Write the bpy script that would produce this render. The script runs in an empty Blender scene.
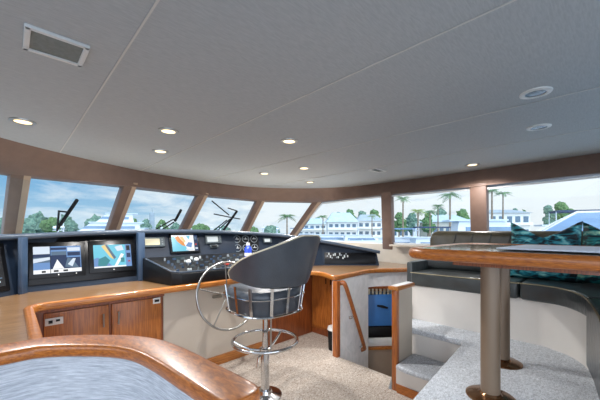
import bpy, bmesh, math, random
from mathutils import Vector, Matrix, noise
random.seed(7)
SC = bpy.context.scene
COL = SC.collection
PI = math.pi
V = Vector

# ------------------------------------------------------------------ camera frame
ZC = 1.33                      # eye height above the helm sole
HEAD = math.radians(-44.1)     # looking forward and to starboard
RT = V((math.cos(HEAD), math.sin(HEAD), 0)); FW = V((-math.sin(HEAD), math.cos(HEAD), 0))
cam_d = bpy.data.cameras.new('camera'); cam = bpy.data.objects.new('camera', cam_d); COL.objects.link(cam)
cam.location = (0, 0, ZC); cam.rotation_euler = (PI/2, 0, HEAD)
cam_d.lens = 18; cam_d.sensor_width = 36; cam_d.shift_y = 31/600; cam_d.clip_start = .05; cam_d.clip_end = 2000
SC.camera = cam
def far(u, D, z=0):            # a spot outside: bearing as in the 600-wide view, distance D ahead
    p = FW*D + RT*(D*(u-300)/300); return V((p.x, p.y, z))
def zat(v, D): return ZC + (231-v)/300*D

# ------------------------------------------------------------------ materials
def lin(c):
    return tuple(((x/255)/12.92 if x/255 <= .04045 else ((x/255+.055)/1.055)**2.4) for x in c) + (1,)
MATS = {}
def newmat(name):
    m = bpy.data.materials.new(name); m.use_nodes = True; nt = m.node_tree
    b = nt.nodes['Principled BSDF']; MATS[name] = m
    return m, nt, b
def node(nt, t, **k):
    n = nt.nodes.new(t)
    for a, v in k.items():
        if a in n.inputs: n.inputs[a].default_value = v
        else: setattr(n, a, v)
    return n
def plain(name, c, rough=.5, metal=0, spec=.5, coat=0, var=.06, scale=6, bump=0, bscale=60, vec=(1,1,1)):
    m, nt, b = newmat(name)
    tc = node(nt, 'ShaderNodeTexCoord'); mp = node(nt, 'ShaderNodeMapping'); mp.inputs['Scale'].default_value = vec
    nt.links.new(tc.outputs['Object'], mp.inputs['Vector'])
    n = node(nt, 'ShaderNodeTexNoise', Scale=scale, Detail=4.0); nt.links.new(mp.outputs[0], n.inputs['Vector'])
    r = node(nt, 'ShaderNodeValToRGB'); L = lin(c)
    r.color_ramp.elements[0].position = .3; r.color_ramp.elements[1].position = .7
    r.color_ramp.elements[0].color = tuple(x*(1-var) for x in L[:3]) + (1,)
    r.color_ramp.elements[1].color = tuple(min(1, x*(1+var)) for x in L[:3]) + (1,)
    nt.links.new(n.outputs['Fac'], r.inputs[0]); nt.links.new(r.outputs[0], b.inputs['Base Color'])
    b.inputs['Roughness'].default_value = rough; b.inputs['Metallic'].default_value = metal
    b.inputs['Specular IOR Level'].default_value = spec; b.inputs['Coat Weight'].default_value = coat; b.inputs['Coat Roughness'].default_value = .08
    if bump:
        n2 = node(nt, 'ShaderNodeTexNoise', Scale=bscale, Detail=3.0); nt.links.new(mp.outputs[0], n2.inputs['Vector'])
        bp = node(nt, 'ShaderNodeBump', Strength=bump, Distance=.004); nt.links.new(n2.outputs['Fac'], bp.inputs['Height'])
        nt.links.new(bp.outputs[0], b.inputs['Normal'])
    return m
def two_tone(name, c1, c2, scale=(10,10,10), nscale=8, rough=.8, lo=.4, hi=.6, bump=.4, spec=.3, coat=0, detail=6, dist=.004, third=None):
    m, nt, b = newmat(name)
    tc = node(nt, 'ShaderNodeTexCoord'); mp = node(nt, 'ShaderNodeMapping'); mp.inputs['Scale'].default_value = scale
    nt.links.new(tc.outputs['Object'], mp.inputs['Vector'])
    n = node(nt, 'ShaderNodeTexNoise', Scale=nscale, Detail=float(detail), Distortion=.6); nt.links.new(mp.outputs[0], n.inputs['Vector'])
    r = node(nt, 'ShaderNodeValToRGB')
    r.color_ramp.elements[0].position = lo; r.color_ramp.elements[1].position = hi
    r.color_ramp.elements[0].color = lin(c1); r.color_ramp.elements[1].color = lin(c2)
    if third:
        e = r.color_ramp.elements.new((lo+hi)/2); e.color = lin(third)
    nt.links.new(n.outputs['Fac'], r.inputs[0]); nt.links.new(r.outputs[0], b.inputs['Base Color'])
    b.inputs['Roughness'].default_value = rough; b.inputs['Specular IOR Level'].default_value = spec
    b.inputs['Coat Weight'].default_value = coat; b.inputs['Coat Roughness'].default_value = .1
    if bump:
        bp = node(nt, 'ShaderNodeBump', Strength=bump, Distance=dist); nt.links.new(n.outputs['Fac'], bp.inputs['Height'])
        nt.links.new(bp.outputs[0], b.inputs['Normal'])
    return m
def glow(name, c, s=1.0):
    m, nt, b = newmat(name)
    b.inputs['Base Color'].default_value = (0.01, .01, .01, 1); b.inputs['Emission Color'].default_value = lin(c)
    b.inputs['Emission Strength'].default_value = s; b.inputs['Roughness'].default_value = .2
    return m

two_tone('ceiling_fabric', (170,175,179), (182,187,190), (1,7,1), 22, .55, .35, .65, .18, .35, detail=5, dist=.003)
plain('header_leather', (122,98,86), .5, var=.08, scale=9, bump=.25, bscale=90)
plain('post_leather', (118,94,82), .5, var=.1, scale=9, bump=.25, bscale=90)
plain('post_lit_face', (176,150,128), .45, var=.06)
plain('white_paint', (226,228,228), .3, var=.03)
plain('seam_strip', (205,204,200), .4, var=.02)
plain('wall_beige', (196,186,172), .6, var=.04, scale=4, bump=.15, bscale=200)
plain('wall_pale', (214,210,204), .6, var=.04, scale=4, bump=.15, bscale=200)
plain('wall_sand', (200,190,176), .6, var=.05, scale=6, bump=.15, bscale=200)
plain('stair_grey', (168,148,130), .6, var=.06)
def wood(name, dark, lightc, scale, coat=.6, rough=.3):
    return two_tone(name, dark, lightc, scale, 6, rough, .32, .68, .05, .5, coat, 8, .001)
wood('cherry_x', (138,76,24), (196,126,56), (1.2,22,22))
wood('cherry_y', (134,70,20), (190,112,40), (14,5,40), .3, .36)
wood('cherry_z', (130,64,20), (190,110,46), (22,22,1.2))
wood('cherry_door', (138,74,24), (194,118,52), (20,20,1.0), .15, .4)
wood('cherry_dark', (104,48,18), (150,80,36), (20,20,1.0), .4, .4)
wood('counter_wood', (104,76,50), (156,122,86), (1.2,26,8), .55, .3)
def carpet(name, c1, c2, c3):
    m, nt, b = newmat(name)
    tc = node(nt, 'ShaderNodeTexCoord'); mp = node(nt, 'ShaderNodeMapping'); mp.inputs['Scale'].default_value = (1,1.8,1.2)
    mp.inputs['Rotation'].default_value = (0,0,.8)
    nt.links.new(tc.outputs['Object'], mp.inputs['Vector'])
    n = node(nt, 'ShaderNodeTexNoise', Scale=64.0, Detail=3.0, Roughness=.7, Distortion=1.2); nt.links.new(mp.outputs[0], n.inputs['Vector'])
    r = node(nt, 'ShaderNodeValToRGB'); cr = r.color_ramp
    cr.elements[0].position = .36; cr.elements[0].color = lin(c1); cr.elements[1].position = .64; cr.elements[1].color = lin(c3)
    e = cr.elements.new(.5); e.color = lin(c2)
    nt.links.new(n.outputs['Fac'], r.inputs[0]); nt.links.new(r.outputs[0], b.inputs['Base Color'])
    b.inputs['Roughness'].default_value = .95; b.inputs['Specular IOR Level'].default_value = .1
    bp = node(nt, 'ShaderNodeBump', Strength=.8, Distance=.008); nt.links.new(n.outputs['Fac'], bp.inputs['Height'])
    nt.links.new(bp.outputs[0], b.inputs['Normal'])
carpet('carpet', (146,130,116), (190,178,166), (222,216,208))
carpet('carpet_skylit', (162,166,172), (198,204,210), (224,228,234))  # same carpet as the helm floor, cool skylight put into its colour
def woven():
    m, nt, b = newmat('woven_panel')
    tc = node(nt, 'ShaderNodeTexCoord'); mp = node(nt, 'ShaderNodeMapping'); mp.inputs['Scale'].default_value = (5,5,75)
    nt.links.new(tc.outputs['Object'], mp.inputs['Vector'])
    n = node(nt, 'ShaderNodeTexNoise', Scale=3.0, Detail=5.0, Roughness=.7); nt.links.new(mp.outputs[0], n.inputs['Vector'])
    r = node(nt, 'ShaderNodeValToRGB'); cr = r.color_ramp
    cr.elements[0].position = .35; cr.elements[0].color = lin((156,164,176)); cr.elements[1].position = .65; cr.elements[1].color = lin((210,216,224))
    nt.links.new(n.outputs['Fac'], r.inputs[0]); nt.links.new(r.outputs[0], b.inputs['Base Color']); b.inputs['Roughness'].default_value = .6
    bp = node(nt, 'ShaderNodeBump', Strength=.5, Distance=.004); nt.links.new(n.outputs['Fac'], bp.inputs['Height']); nt.links.new(bp.outputs[0], b.inputs['Normal'])
woven()
two_tone('white_wrinkled', (226,228,230), (244,244,246), (3,3,2), 5, .5, .3, .7, .3, .4, detail=6, dist=.02)
plain('dash_blue', (26,38,54), .42, spec=.35, var=.12, scale=5, bump=.25, bscale=120)
plain('dash_lip', (60,72,86), .32, var=.12, scale=7, bump=.2, bscale=120)
plain('dash_column', (50,70,94), .35, var=.1, scale=7)
plain('black_gloss', (12,13,16), .3, spec=.3, var=.1)
plain('black_matte', (12,14,18), .45, spec=.3, var=.15)
plain('unit_grey', (74,84,88), .4, var=.08)
plain('grey_plastic', (120,128,134), .4, var=.05)
plain('chrome', (206,208,210), .1, 1.0, var=.03)
plain('brushed_steel', (168,168,166), .28, 1.0, var=.05)
plain('bronze_column', (124,106,88), .4, .15, var=.08, scale=3, vec=(6,6,.6))
plain('copper_flange', (132,98,70), .22, .9, var=.1)
plain('leather_slate', (62,67,68), .3, var=.2, scale=7, bump=.9, bscale=22, coat=.15)
plain('leather_dark', (48,52,52), .3, var=.2, scale=7, bump=.9, bscale=20, coat=.15)
plain('leather_olive', (86,78,60), .32, var=.25, scale=8, bump=.9, bscale=18, coat=.15)
plain('leather_stool', (64,70,78), .36, var=.14, scale=8, bump=.4, bscale=80, coat=.15)
plain('piping_cream', (196,188,166), .5, var=.04)
plain('piping_tan', (150,140,112), .5, var=.04)
plain('table_top', (120,116,100), .1, coat=.8, var=.25, scale=9)
plain('placemat', (222,230,244), .5, var=.04)
plain('ring_white', (222,222,220), .35, var=.02)
plain('grille', (120,126,124), .6, var=.12, scale=60)
plain('lens_off', (70,84,96), .15, var=.1)
glow('lens_on', (255,222,170), 2.6)
plain('blue_plastic', (58,118,186), .4, var=.1)
plain('bottle_blue', (44,74,190), .25, var=.15)
plain('amber_lcd', (182,176,146), .4, var=.1)
plain('grey_lcd', (176,184,186), .4, var=.08)
plain('knob_red', (190,70,60), .4)
plain('dial_white', (214,218,220), .4)
two_tone('teal_print', (12,30,38), (150,216,210), (5,5,13), 2.2, .5, .42, .66, .1, .4, 0, 3, .002, third=(30,134,150))
two_tone('teal_print_b', (10,26,34), (176,206,170), (7,5,14), 2.0, .5, .44, .66, .1, .4, 0, 3, .002, third=(20,124,124))
# outside
two_tone('water', (92,126,148), (142,174,190), (.05,.3,.2), 6, .15, .3, .7, .3, .5, 0, 5, .2)
plain('hull_white', (206,212,220), .25, var=.03, scale=1)
plain('deck_white', (196,206,216), .4, var=.03, scale=1)
plain('boat_glass', (96,124,150), .1, coat=.5, var=.15, scale=.6)
plain('canvas_blue', (104,134,166), .7, var=.1, scale=1)
plain('canvas_navy', (40,58,86), .7, var=.15, scale=1)
plain('wall_white', (204,208,210), .7, var=.05, scale=.3)
plain('wall_cream', (190,186,174), .7, var=.05, scale=.3)
plain('roof_pale', (166,184,194), .6, var=.1, scale=.3)
plain('roof_grey', (144,158,168), .6, var=.1, scale=.3)
plain('house_window', (70,96,116), .2, var=.2, scale=.5)
plain('shutter_blue', (74,104,150), .5, var=.1)
plain('bark', (132,116,98), .9, var=.2, scale=3)
two_tone('leaves', (48,78,50), (108,140,90), (1,1,1), 2.2, .8, .35, .65, .6, .2, 0, 6, .3)  # both leaf tones paled to put distance haze into the colour
two_tone('leaves_blue', (64,94,88), (116,146,126), (1,1,1), 1.6, .8, .35, .65, .6, .2, 0, 6, .3)
plain('palm_green', (84,124,74), .6, var=.3, scale=1)
plain('palm_yellow', (140,160,84), .6, var=.3, scale=1)
plain('sand', (214,206,188), .9, var=.08, scale=.2)
plain('dock_grey', (206,208,208), .8, var=.08, scale=.5)
def m_glass():
    m = bpy.data.materials.new('window_glass'); m.use_nodes = True; nt = m.node_tree; nt.nodes.clear()
    o = node(nt, 'ShaderNodeOutputMaterial'); t = node(nt, 'ShaderNodeBsdfTransparent'); t.inputs[0].default_value = (.93,.97,.99,1)
    g = node(nt, 'ShaderNodeBsdfGlossy'); g.inputs['Roughness'].default_value = .02
    mx = node(nt, 'ShaderNodeMixShader'); mx.inputs[0].default_value = .035
    nt.links.new(t.outputs[0], mx.inputs[1]); nt.links.new(g.outputs[0], mx.inputs[2]); nt.links.new(mx.outputs[0], o.inputs[0])
    MATS['window_glass'] = m
m_glass()

# ------------------------------------------------------------------ mesh helpers
OFF = {}
def link(name, verts, faces, mat, parent=None, smooth=False, bevel=0, seg=2, mats=None, fmat=None, local=False):
    me = bpy.data.meshes.new(name); me.from_pydata([tuple(v) for v in verts], [], faces)
    for m in (mats or [mat]): me.materials.append(MATS[m])
    if fmat:
        for i, p in enumerate(me.polygons): p.material_index = fmat[i]
    bm = bmesh.new(); bm.from_mesh(me)
    bmesh.ops.recalc_face_normals(bm, faces=bm.faces)
    if bevel:
        es = [e for e in bm.edges if len(e.link_faces) == 2 and e.calc_face_angle(0) > .6]
        bmesh.ops.bevel(bm, geom=es, offset=bevel, segments=seg, profile=.5, affect='EDGES', clamp_overlap=True)
    bm.to_mesh(me); bm.free()
    if smooth or bevel:
        for p in me.polygons: p.use_smooth = True
        try: me.set_sharp_from_angle(angle=.7)
        except Exception: pass
    o = bpy.data.objects.new(name, me); COL.objects.link(o)
    if parent is not None:
        o.parent = parent
        if not local: me.transform(Matrix.Translation(-OFF[parent.name])); OFF[o.name] = OFF[parent.name]
        else: OFF[o.name] = V((0,0,0))
    else:
        vs = [v.co for v in me.vertices]
        c = V(((min(v.x for v in vs)+max(v.x for v in vs))/2, (min(v.y for v in vs)+max(v.y for v in vs))/2, min(v.z for v in vs)))
        me.transform(Matrix.Translation(-c)); o.location = c; OFF[o.name] = c
    return o
def thing(name, label, cat, loc=(0,0,0), group=None):
    o = bpy.data.objects.new(name, None); COL.objects.link(o); o.location = loc; o.empty_display_size = .1
    OFF[o.name] = V(loc); tag(o, label, cat, group); return o
def tag(o, label, cat, group=None, kind=None):
    o['label'] = label; o['category'] = cat
    if group: o['group'] = group
    if kind: o['kind'] = kind
    return o
def struct(o, label=None, cat=None):
    o['kind'] = 'structure'
    if label: o['label'] = label
    if cat: o['category'] = cat
    return o
def merge(parts):
    vs, fs = [], []
    for v, f in parts:
        n = len(vs); vs += [V(x) for x in v]; fs += [tuple(i+n for i in q) for q in f]
    return vs, fs
def box(c, s, rz=0, M=None):
    x, y, z = (a/2 for a in s)
    vs = [V((sx*x, sy*y, sz*z)) for sz in (-1,1) for sx, sy in ((-1,-1),(1,-1),(1,1),(-1,1))]
    if rz: R = Matrix.Rotation(rz, 3, 'Z'); vs = [R@v for v in vs]
    if M: vs = [M@v for v in vs]
    vs = [v+V(c) for v in vs]
    return vs, [(3,2,1,0),(4,5,6,7),(0,1,5,4),(1,2,6,5),(2,3,7,6),(3,0,4,7)]
def prism(poly, z0, z1):
    n = len(poly)
    g = lambda z, i: z[i] if isinstance(z, (list,tuple)) else z
    vs = [V((p[0],p[1],g(z0,i))) for i,p in enumerate(poly)] + [V((p[0],p[1],g(z1,i))) for i,p in enumerate(poly)]
    return vs, [tuple(range(n))[::-1], tuple(range(n,2*n))] + [(i,(i+1)%n,n+(i+1)%n,n+i) for i in range(n)]
def sweep(pts, ring, closed=False, caps=True, up=V((0,0,1)), scales=None):
    pts = [V(p) for p in pts]; n = len(pts); m = len(ring); vs = []
    for i, p in enumerate(pts):
        a = pts[(i-1) % n] if (closed or i > 0) else p; b = pts[(i+1) % n] if (closed or i < n-1) else p
        t = (b-a).normalized(); s = t.cross(up)
        if s.length < 1e-4: s = t.cross(V((0,1,0)))
        s.normalize(); w = s.cross(t)
        k = scales[i] if scales else 1
        for x, y in ring: vs.append(p + s*x*k + w*y*k)
    fs = []
    for i in range(n if closed else n-1):
        j = (i+1) % n
        for q in range(m): fs.append((i*m+q, i*m+(q+1)%m, j*m+(q+1)%m, j*m+q))
    if not closed and caps: fs += [tuple(range(m))[::-1], tuple((n-1)*m+q for q in range(m))]
    return vs, fs
def circ(r, n=10, r2=None): return [(r*math.cos(2*PI*i/n), (r2 or r)*math.sin(2*PI*i/n)) for i in range(n)]
def tube(pts, r, n=10, closed=False, scales=None): return sweep(pts, circ(r, n), closed, True, V((0.013,0.017,1)), scales)
def lathe(c, prof, n=24):
    c = V(c); vs = []; fs = []; m = len(prof)
    for i in range(n):
        a = 2*PI*i/n
        for r, z in prof: vs.append(c + V((r*math.cos(a), r*math.sin(a), z)))
    for i in range(n):
        j = (i+1) % n
        for q in range(m-1): fs.append((i*m+q, j*m+q, j*m+q+1, i*m+q+1))
    fs.append(tuple(i*m for i in range(n))[::-1]); fs.append(tuple(i*m+m-1 for i in range(n)))
    return vs, fs
def smooth_path(pts, sub=6, closed=False):
    pts = [V(p) for p in pts]; n = len(pts); out = []
    for i in range(n if closed else n-1):
        p0 = pts[(i-1) % n] if (closed or i > 0) else pts[0]; p1 = pts[i]; p2 = pts[(i+1) % n]; p3 = pts[(i+2) % n] if (closed or i < n-2) else pts[-1]
        for k in range(sub):
            t = k/sub
            out.append(.5*((2*p1) + (p2-p0)*t + (2*p0-5*p1+4*p2-p3)*t*t + (3*p1-p0-3*p2+p3)*t**3))
    if not closed: out.append(pts[-1])
    return out
def rrect(w, h, r, n=4):
    out = []
    for cx, cy, a0 in ((w/2-r, h/2-r, 0), (-w/2+r, h/2-r, PI/2), (-w/2+r, -h/2+r, PI), (w/2-r, -h/2+r, 1.5*PI)):
        for k in range(n+1): a = a0 + PI/2*k/n; out.append((cx+r*math.cos(a), cy+r*math.sin(a)))
    return out
def grid_surface(rows): # rows of equal length vertex lists
    m = len(rows[0]); vs = [v for r in rows for v in r]; fs = []
    for i in range(len(rows)-1):
        for j in range(m-1): fs.append((i*m+j, i*m+j+1, (i+1)*m+j+1, (i+1)*m+j))
    return vs, fs
def L(name, geo, mat, parent=None, **k): return link(name, geo[0], geo[1], mat, parent, **k)
def flat(o, u, v): pass

# ------------------------------------------------------------------ room shell
CEIL = 2.11
ceil_edge = smooth_path([(-.95,1.2,0),(-.85,2.3,0),(-.5,3.1,0),(-.05,3.52,0),(.28,3.75,0),(.74,4.01,0),(1.36,4.28,0),(2.14,4.44,0),(2.95,4.43,0),(3.6,4.12,0),(4.05,3.66,0),(4.32,3.15,0),(4.37,2.3,0),(4.33,1.4,0),(4.24,0,0),(4.15,-1.6,0)], 4)
poly = [(p.x,p.y) for p in ceil_edge] + [(-.95,-1.6)]
poly = [(x + (.25 if x > 4 else 0), y + (.25 if y > 3.5 else 0)) for x, y in poly]
ce = struct(L('ceiling', prism(poly, CEIL, CEIL+.08), 'ceiling_fabric'))
# thin light seams between the ceiling panels
for n, (a, b) in enumerate([((.36,3.78),(.36,-1.5)), ((1.215,4.2),(1.225,-1.5)), ((2.15,4.4),(2.34,-1.5)), ((3.22,4.3),(3.2,-1.5))]):
    a = V((*a,CEIL-.001)); b = V((*b,CEIL-.001)); d = (b-a).normalized(); s = V((-d.y,d.x,0))
    w = .004 if n < 2 else .003
    vs = [a+s*w, a-s*w, b-s*w, b+s*w]
    struct(L('trim_%d' % (n+1), merge([(vs+[v-V((0,0,.003)) for v in vs], [(0,1,2,3),(7,6,5,4),(0,4,5,1),(1,5,6,2),(2,6,7,3),(3,7,4,0)])]), 'seam_strip'))

TOPZ = 1.89
wtop = [V(p) for p in [(-.9,1.2,TOPZ),(-.85,2.5,TOPZ),(-.35,3.65,TOPZ),(.09,4.06,TOPZ),(1.1,4.16,TOPZ),(2.2,4.42,TOPZ),(3.38,4.5,TOPZ),(4.27,3.9,TOPZ),(4.16,2.4,TOPZ),(4.21,1.15,TOPZ),(4.08,0.0,TOPZ),(3.95,-1.6,TOPZ)]]
wbot = [V(p) for p in [(-1.0,1.2,1.2),(-1.0,2.7,1.25),(-.35,4.4,1.27),(.02,4.8,1.27),(1.05,5.0,1.27),(2.1,5.06,1.27),(3.4,5.2,1.23),(4.34,4.86,1.14),(4.26,2.43,1.1),(4.26,1.15,1.1),(4.15,0.0,1.1),(4.0,-1.6,1.1)]]
# header band: from the ceiling edge down to the window tops, with a soffit outwards
def resample(pts, n):
    ds = [0]
    for a, b in zip(pts, pts[1:]): ds.append(ds[-1]+(b-a).length)
    out = []
    for i in range(n):
        t = ds[-1]*i/(n-1); k = max(j for j in range(len(ds)) if ds[j] <= t+1e-9); k = min(k, len(pts)-2)
        out.append(pts[k].lerp(pts[k+1], (t-ds[k])/max(ds[k+1]-ds[k],1e-9)))
    return out
NH = 70
# pair the two rims by bearing from a point in the middle of the wheelhouse
ctr = V((2.0, 1.4, 0))
def rim(pts, n=NH):
    dense = resample(pts, 1500); ang = []
    for p in dense: ang.append(math.atan2(p.y-ctr.y, p.x-ctr.x) % (2*PI) if not (p.y < ctr.y and p.x < ctr.x and False) else 0)
    def a_of(p):
        a = math.atan2(p.y-ctr.y, p.x-ctr.x)
        if a < -PI/2 - .6: a += 2*PI
        return a
    a0, a1 = PI-.02, math.atan2(-1.5-ctr.y, 4.1-ctr.x)
    out = []
    for i in range(n):
        a = a0 + (a1-a0)*i/(n-1)
        out.append(min(dense, key=lambda p: abs(a_of(p)-a)).copy())
    return out
ctop = rim([V((p.x,p.y,CEIL+.01)) for p in ceil_edge]); cbot = rim(wtop)
rows = [ctop, [a.lerp(b,.5)+V((0,0,0)) for a, b in zip(ctop,cbot)], [p+V((0,0,.0)) for p in cbot]]
outer = []
for p in cbot:
    d = (p-V((ctr.x,ctr.y,p.z))).normalized(); outer.append(p+d*.22+V((0,0,-.005)))
rows.append(outer)
rows.append([V((p.x,p.y,CEIL+.1)) for p in outer])
struct(L('trim_5', grid_surface(rows), 'header_leather', smooth=True))
# white moulding line at the header foot over the starboard windows
def bar(a, b, w, h, up=V((0,0,1))):
    return sweep([a,b], [(-w/2,-h/2),(w/2,-h/2),(w/2,h/2),(-w/2,h/2)], up=up)
# mullions
mull = []
def post(a, b, w, d, out, mat='post_leather', inner=.0):
    """rectangular post from a (foot) to b (head); w along the wall, d through it"""
    a = V(a); b = V(b); t = (b-a).normalized(); o = V(out).normalized(); s = t.cross(o).normalized(); o = s.cross(t).normalized()
    ring = [(-w/2,0),(w/2,0),(w/2,d),(-w/2,d)]
    vs = [p+s*x+o*y for p in (a,b) for x,y in ring]
    return vs, [(0,1,2,3),(7,6,5,4),(0,4,5,1),(1,5,6,2),(2,6,7,3),(3,7,4,0)]
names = 6
ms = [(3,(-.15,1),.16,.12), (4,(-.05,1),.15,.12), (5,(.05,1),.15,.12), (6,(.3,1),.15,.12), (7,(.8,.6),.15,.12), (8,(1,.0),.17,.1), (9,(1,-.05),.19,.1)]
for k, (i, out, w, d) in enumerate(ms):
    a, b = wbot[i]-V((0,0,.06)), wtop[i]+V((0,0,.04))
    o3 = V((out[0],out[1],0))
    p = struct(L('trim_%d' % (names+k), post(a, b, w, d, o3), 'post_leather', bevel=.012))
    if k < 5:   # pale strip paints the lighter, lit face of each raked mullion
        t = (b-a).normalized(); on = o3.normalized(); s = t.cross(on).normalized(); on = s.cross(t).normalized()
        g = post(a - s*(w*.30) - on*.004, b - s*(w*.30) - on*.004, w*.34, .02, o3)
        struct(L('mullion_lit_face', g, 'post_lit_face', parent=p))
# panes
for k in range(2, 11):
    a, b, c, d = wbot[k], wbot[k+1], wtop[k+1], wtop[k]
    n = (b-a).cross(d-a).normalized()
    if n.y + n.x < 0: n = -n
    if k > 10: break
    off = n*.09
    q = [p+off for p in (a,b,c,d)]; q2 = [p+n*.008 for p in q]
    w = thing('window_%d' % (k-1), 'x', 'window', tuple((a+b)/2)); del w['label']; del w['category']; w['kind'] = 'structure'
    pn = L('pane', (q+q2, [(0,1,2,3),(7,6,5,4),(0,4,5,1),(1,5,6,2),(2,6,7,3),(3,7,4,0)]), 'window_glass', w)
    # slim frame set just inside the opening
    ins = []
    cc = (a+b+c+d)/4
    q3 = [p + n*.05 + ((cc-p).normalized()*.06) for p in (a,b,c,d)]
    fw = .022 if k >= 7 else .012
    g = merge([bar(q3[i], q3[(i+1)%4], fw, fw, up=n) for i in range(4)])
    if k >= 7: q3 = [p + n*.05 + V((0,0,0)) for p in (a,b,c,d)]
    if k >= 7: L('window_frame', g, 'white_paint', w)
# ledge ahead of the dash and side walls below the windows
lip = [V(p) for p in [(-.8,2.55,1.285),(-.35,2.95,1.285),(.09,3.25,1.295),(.55,3.3,1.32),(1.0,3.3,1.332),(1.5,3.3,1.332),(2.14,3.26,1.312),(2.66,3.14,1.275),(3.2,2.84,1.185),(3.76,2.28,1.04)]]
lb = [V((-.95,2.75,1.25)),V((-.4,4.45,1.27)),V((.02,4.95,1.27)),V((.55,5.05,1.27)),V((1.05,5.15,1.27)),V((1.6,5.2,1.27)),V((2.2,5.25,1.26)),V((3.4,5.3,1.23)),V((4.34,4.95,1.13)),V((4.3,3.0,1.10))]
struct(L('trim_13', grid_surface([[p-V((0,-.03,.02)) for p in lip], [p-V((0,0,.02)) for p in lb]]), 'wall_sand', smooth=True))
wr = [(4.34,4.95),(4.27,2.43),(4.27,1.15),(4.16,0),(4.02,-1.6)]
rowsW = [[V((x,y,1.12)) for x,y in wr],[V((x,y,-.02)) for x,y in wr],]
struct(link('wall_starboard', *merge([prism([(x,y) for x,y in wr]+[(x+.12,y) for x,y in wr[::-1]], 0.0, 1.12)]), 'wall_sand'))
struct(L('wall_port', prism([(-1.0,3.2),(-1.12,3.2),(-1.12,.2),(-1.0,.2)], 0, 1.2), 'wall_sand'))
# window sill shelf along starboard
struct(L('trim_14', sweep([V((4.2,2.3,1.115)),V((4.24,1.15,1.115)),V((4.13,0,1.115)),V((3.99,-1.5,1.115))], [(-.05,-.012),(.12,-.012),(.12,.012),(-.05,.012)]), 'wall_sand', bevel=.004))

# floors
struct(L('floor', prism([(-1.1,-1.6),(1.55,-1.6),(1.55,.7),(2.3,.76),(2.3,1.3),(2.5,1.38),(2.5,2.02),(2.9,2.12),(2.9,3.2),(-1.1,3.2)], -.06, 0), 'carpet'))
PZ = .456
plat = [(1.5,-1.6),(1.5,.715),(2.53,.80),(2.62,.83),(2.62,1.38),(4.2,1.38),(4.2,.4),(4.05,-1.6)]
struct(L('floor_raised', prism(plat, .40, PZ), 'carpet_skylit', bevel=.012))
struct(L('wall_platform', prism([(1.53,-1.6),(1.53,.68),(2.53,.76),(2.64,.8),(2.64,1.36),(4.1,1.36),(4.1,-1.6)], 0.0, .40), 'wall_pale'))
# steps up to the dinette
st = thing('boarding_step', 'carpeted lower step between the wood post and the raised dinette floor', 'step', (2.4,1.05,0))
L('riser', prism([(2.30,.81),(2.62,.81),(2.60,1.23),(2.30,1.23)], .07, .20), 'wall_pale', st)
L('kickboard', prism([(2.29,.81),(2.62,.81),(2.61,1.22),(2.29,1.22)], 0, .07), 'cherry_y', st)
L('tread', prism([(2.27,.8),(2.25,.98),(2.245,1.13),(2.27,1.22),(2.61,1.23),(2.61,.84)], .20, .235), 'carpet_skylit', st, bevel=.012)
# half wall with capped post beside the steps
hw = thing('newel_partition', 'low beige partition with wooden post and white-topped wooden cap beside the steps', 'partition', (2.5,1.36,0))
L('panel', prism([(2.352,1.235),(2.6,1.235),(2.6,1.265),(2.352,1.265)], 0, .834), 'wall_beige', hw)
L('post', prism([(2.30,1.225),(2.35,1.225),(2.35,1.272),(2.30,1.272)], 0.0, .834), 'cherry_z', hw, bevel=.008)
cp = L('cap', prism([(2.28,1.205),(2.60,1.205),(2.60,1.295),(2.28,1.295)], .835, .87), 'cherry_x', hw, bevel=.01)
L('cap_inlay', prism([(2.30,1.222),(2.59,1.222),(2.59,1.278),(2.30,1.278)], .868, .873), 'white_paint', cp)
# companionway down
for k in range(3):
    x0 = 2.5+.26*k; z = -.2*(k+1)
    s = thing('companionway_step', ['top','second','third'][k]+' carpeted step going down beside the white stairwell wall', 'step', (x0+.15,1.7,z-.2), 'steps down the companionway')
    L('riser', box((x0+.02,1.7,z+.08),(.03,.6,.18)), 'stair_grey', s); L('tread', box((x0+.155,1.7,z-.02),(.29,.6,.035)), 'carpet', s, bevel=.008)
struct(L('wall_stair_end', prism([(3.95,1.38),(4.05,1.38),(4.05,2.2),(3.95,2.2)], -1.4, .62), 'stair_grey'))
struct(L('wall_stair_aft', prism([(2.86,1.39),(3.95,1.39),(3.95,1.44),(2.86,1.44)], -1.4, .62), 'stair_grey'))
struct(L('floor_lower', box((3.3,1.8,-1.45),(1.6,.9,.06)), 'carpet'))
# white stairwell wall
sw = struct(L('wall_stairwell', merge([prism([(2.5,2.035),(2.85,2.06),(3.2,2.085),(3.2,2.13),(2.85,2.105),(2.5,2.08)], -1.4, .80)]), 'white_wrinkled'))
sp = smooth_path([(3.2,2.09,0),(3.33,2.05,0),(3.47,1.96,0),(3.77,1.77,0),(4.1,1.53,0)], 4)
struct(L('trim_15', prism([(p.x,p.y) for p in sp]+[(p.x+.03,p.y+.05) for p in sp[::-1]], .63, .80), 'white_wrinkled', smooth=True))
struct(L('trim_16', prism([(2.465,1.985),(2.52,1.985),(2.52,2.05),(2.465,2.05)], 0, .80), 'cherry_z', bevel=.006))
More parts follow.
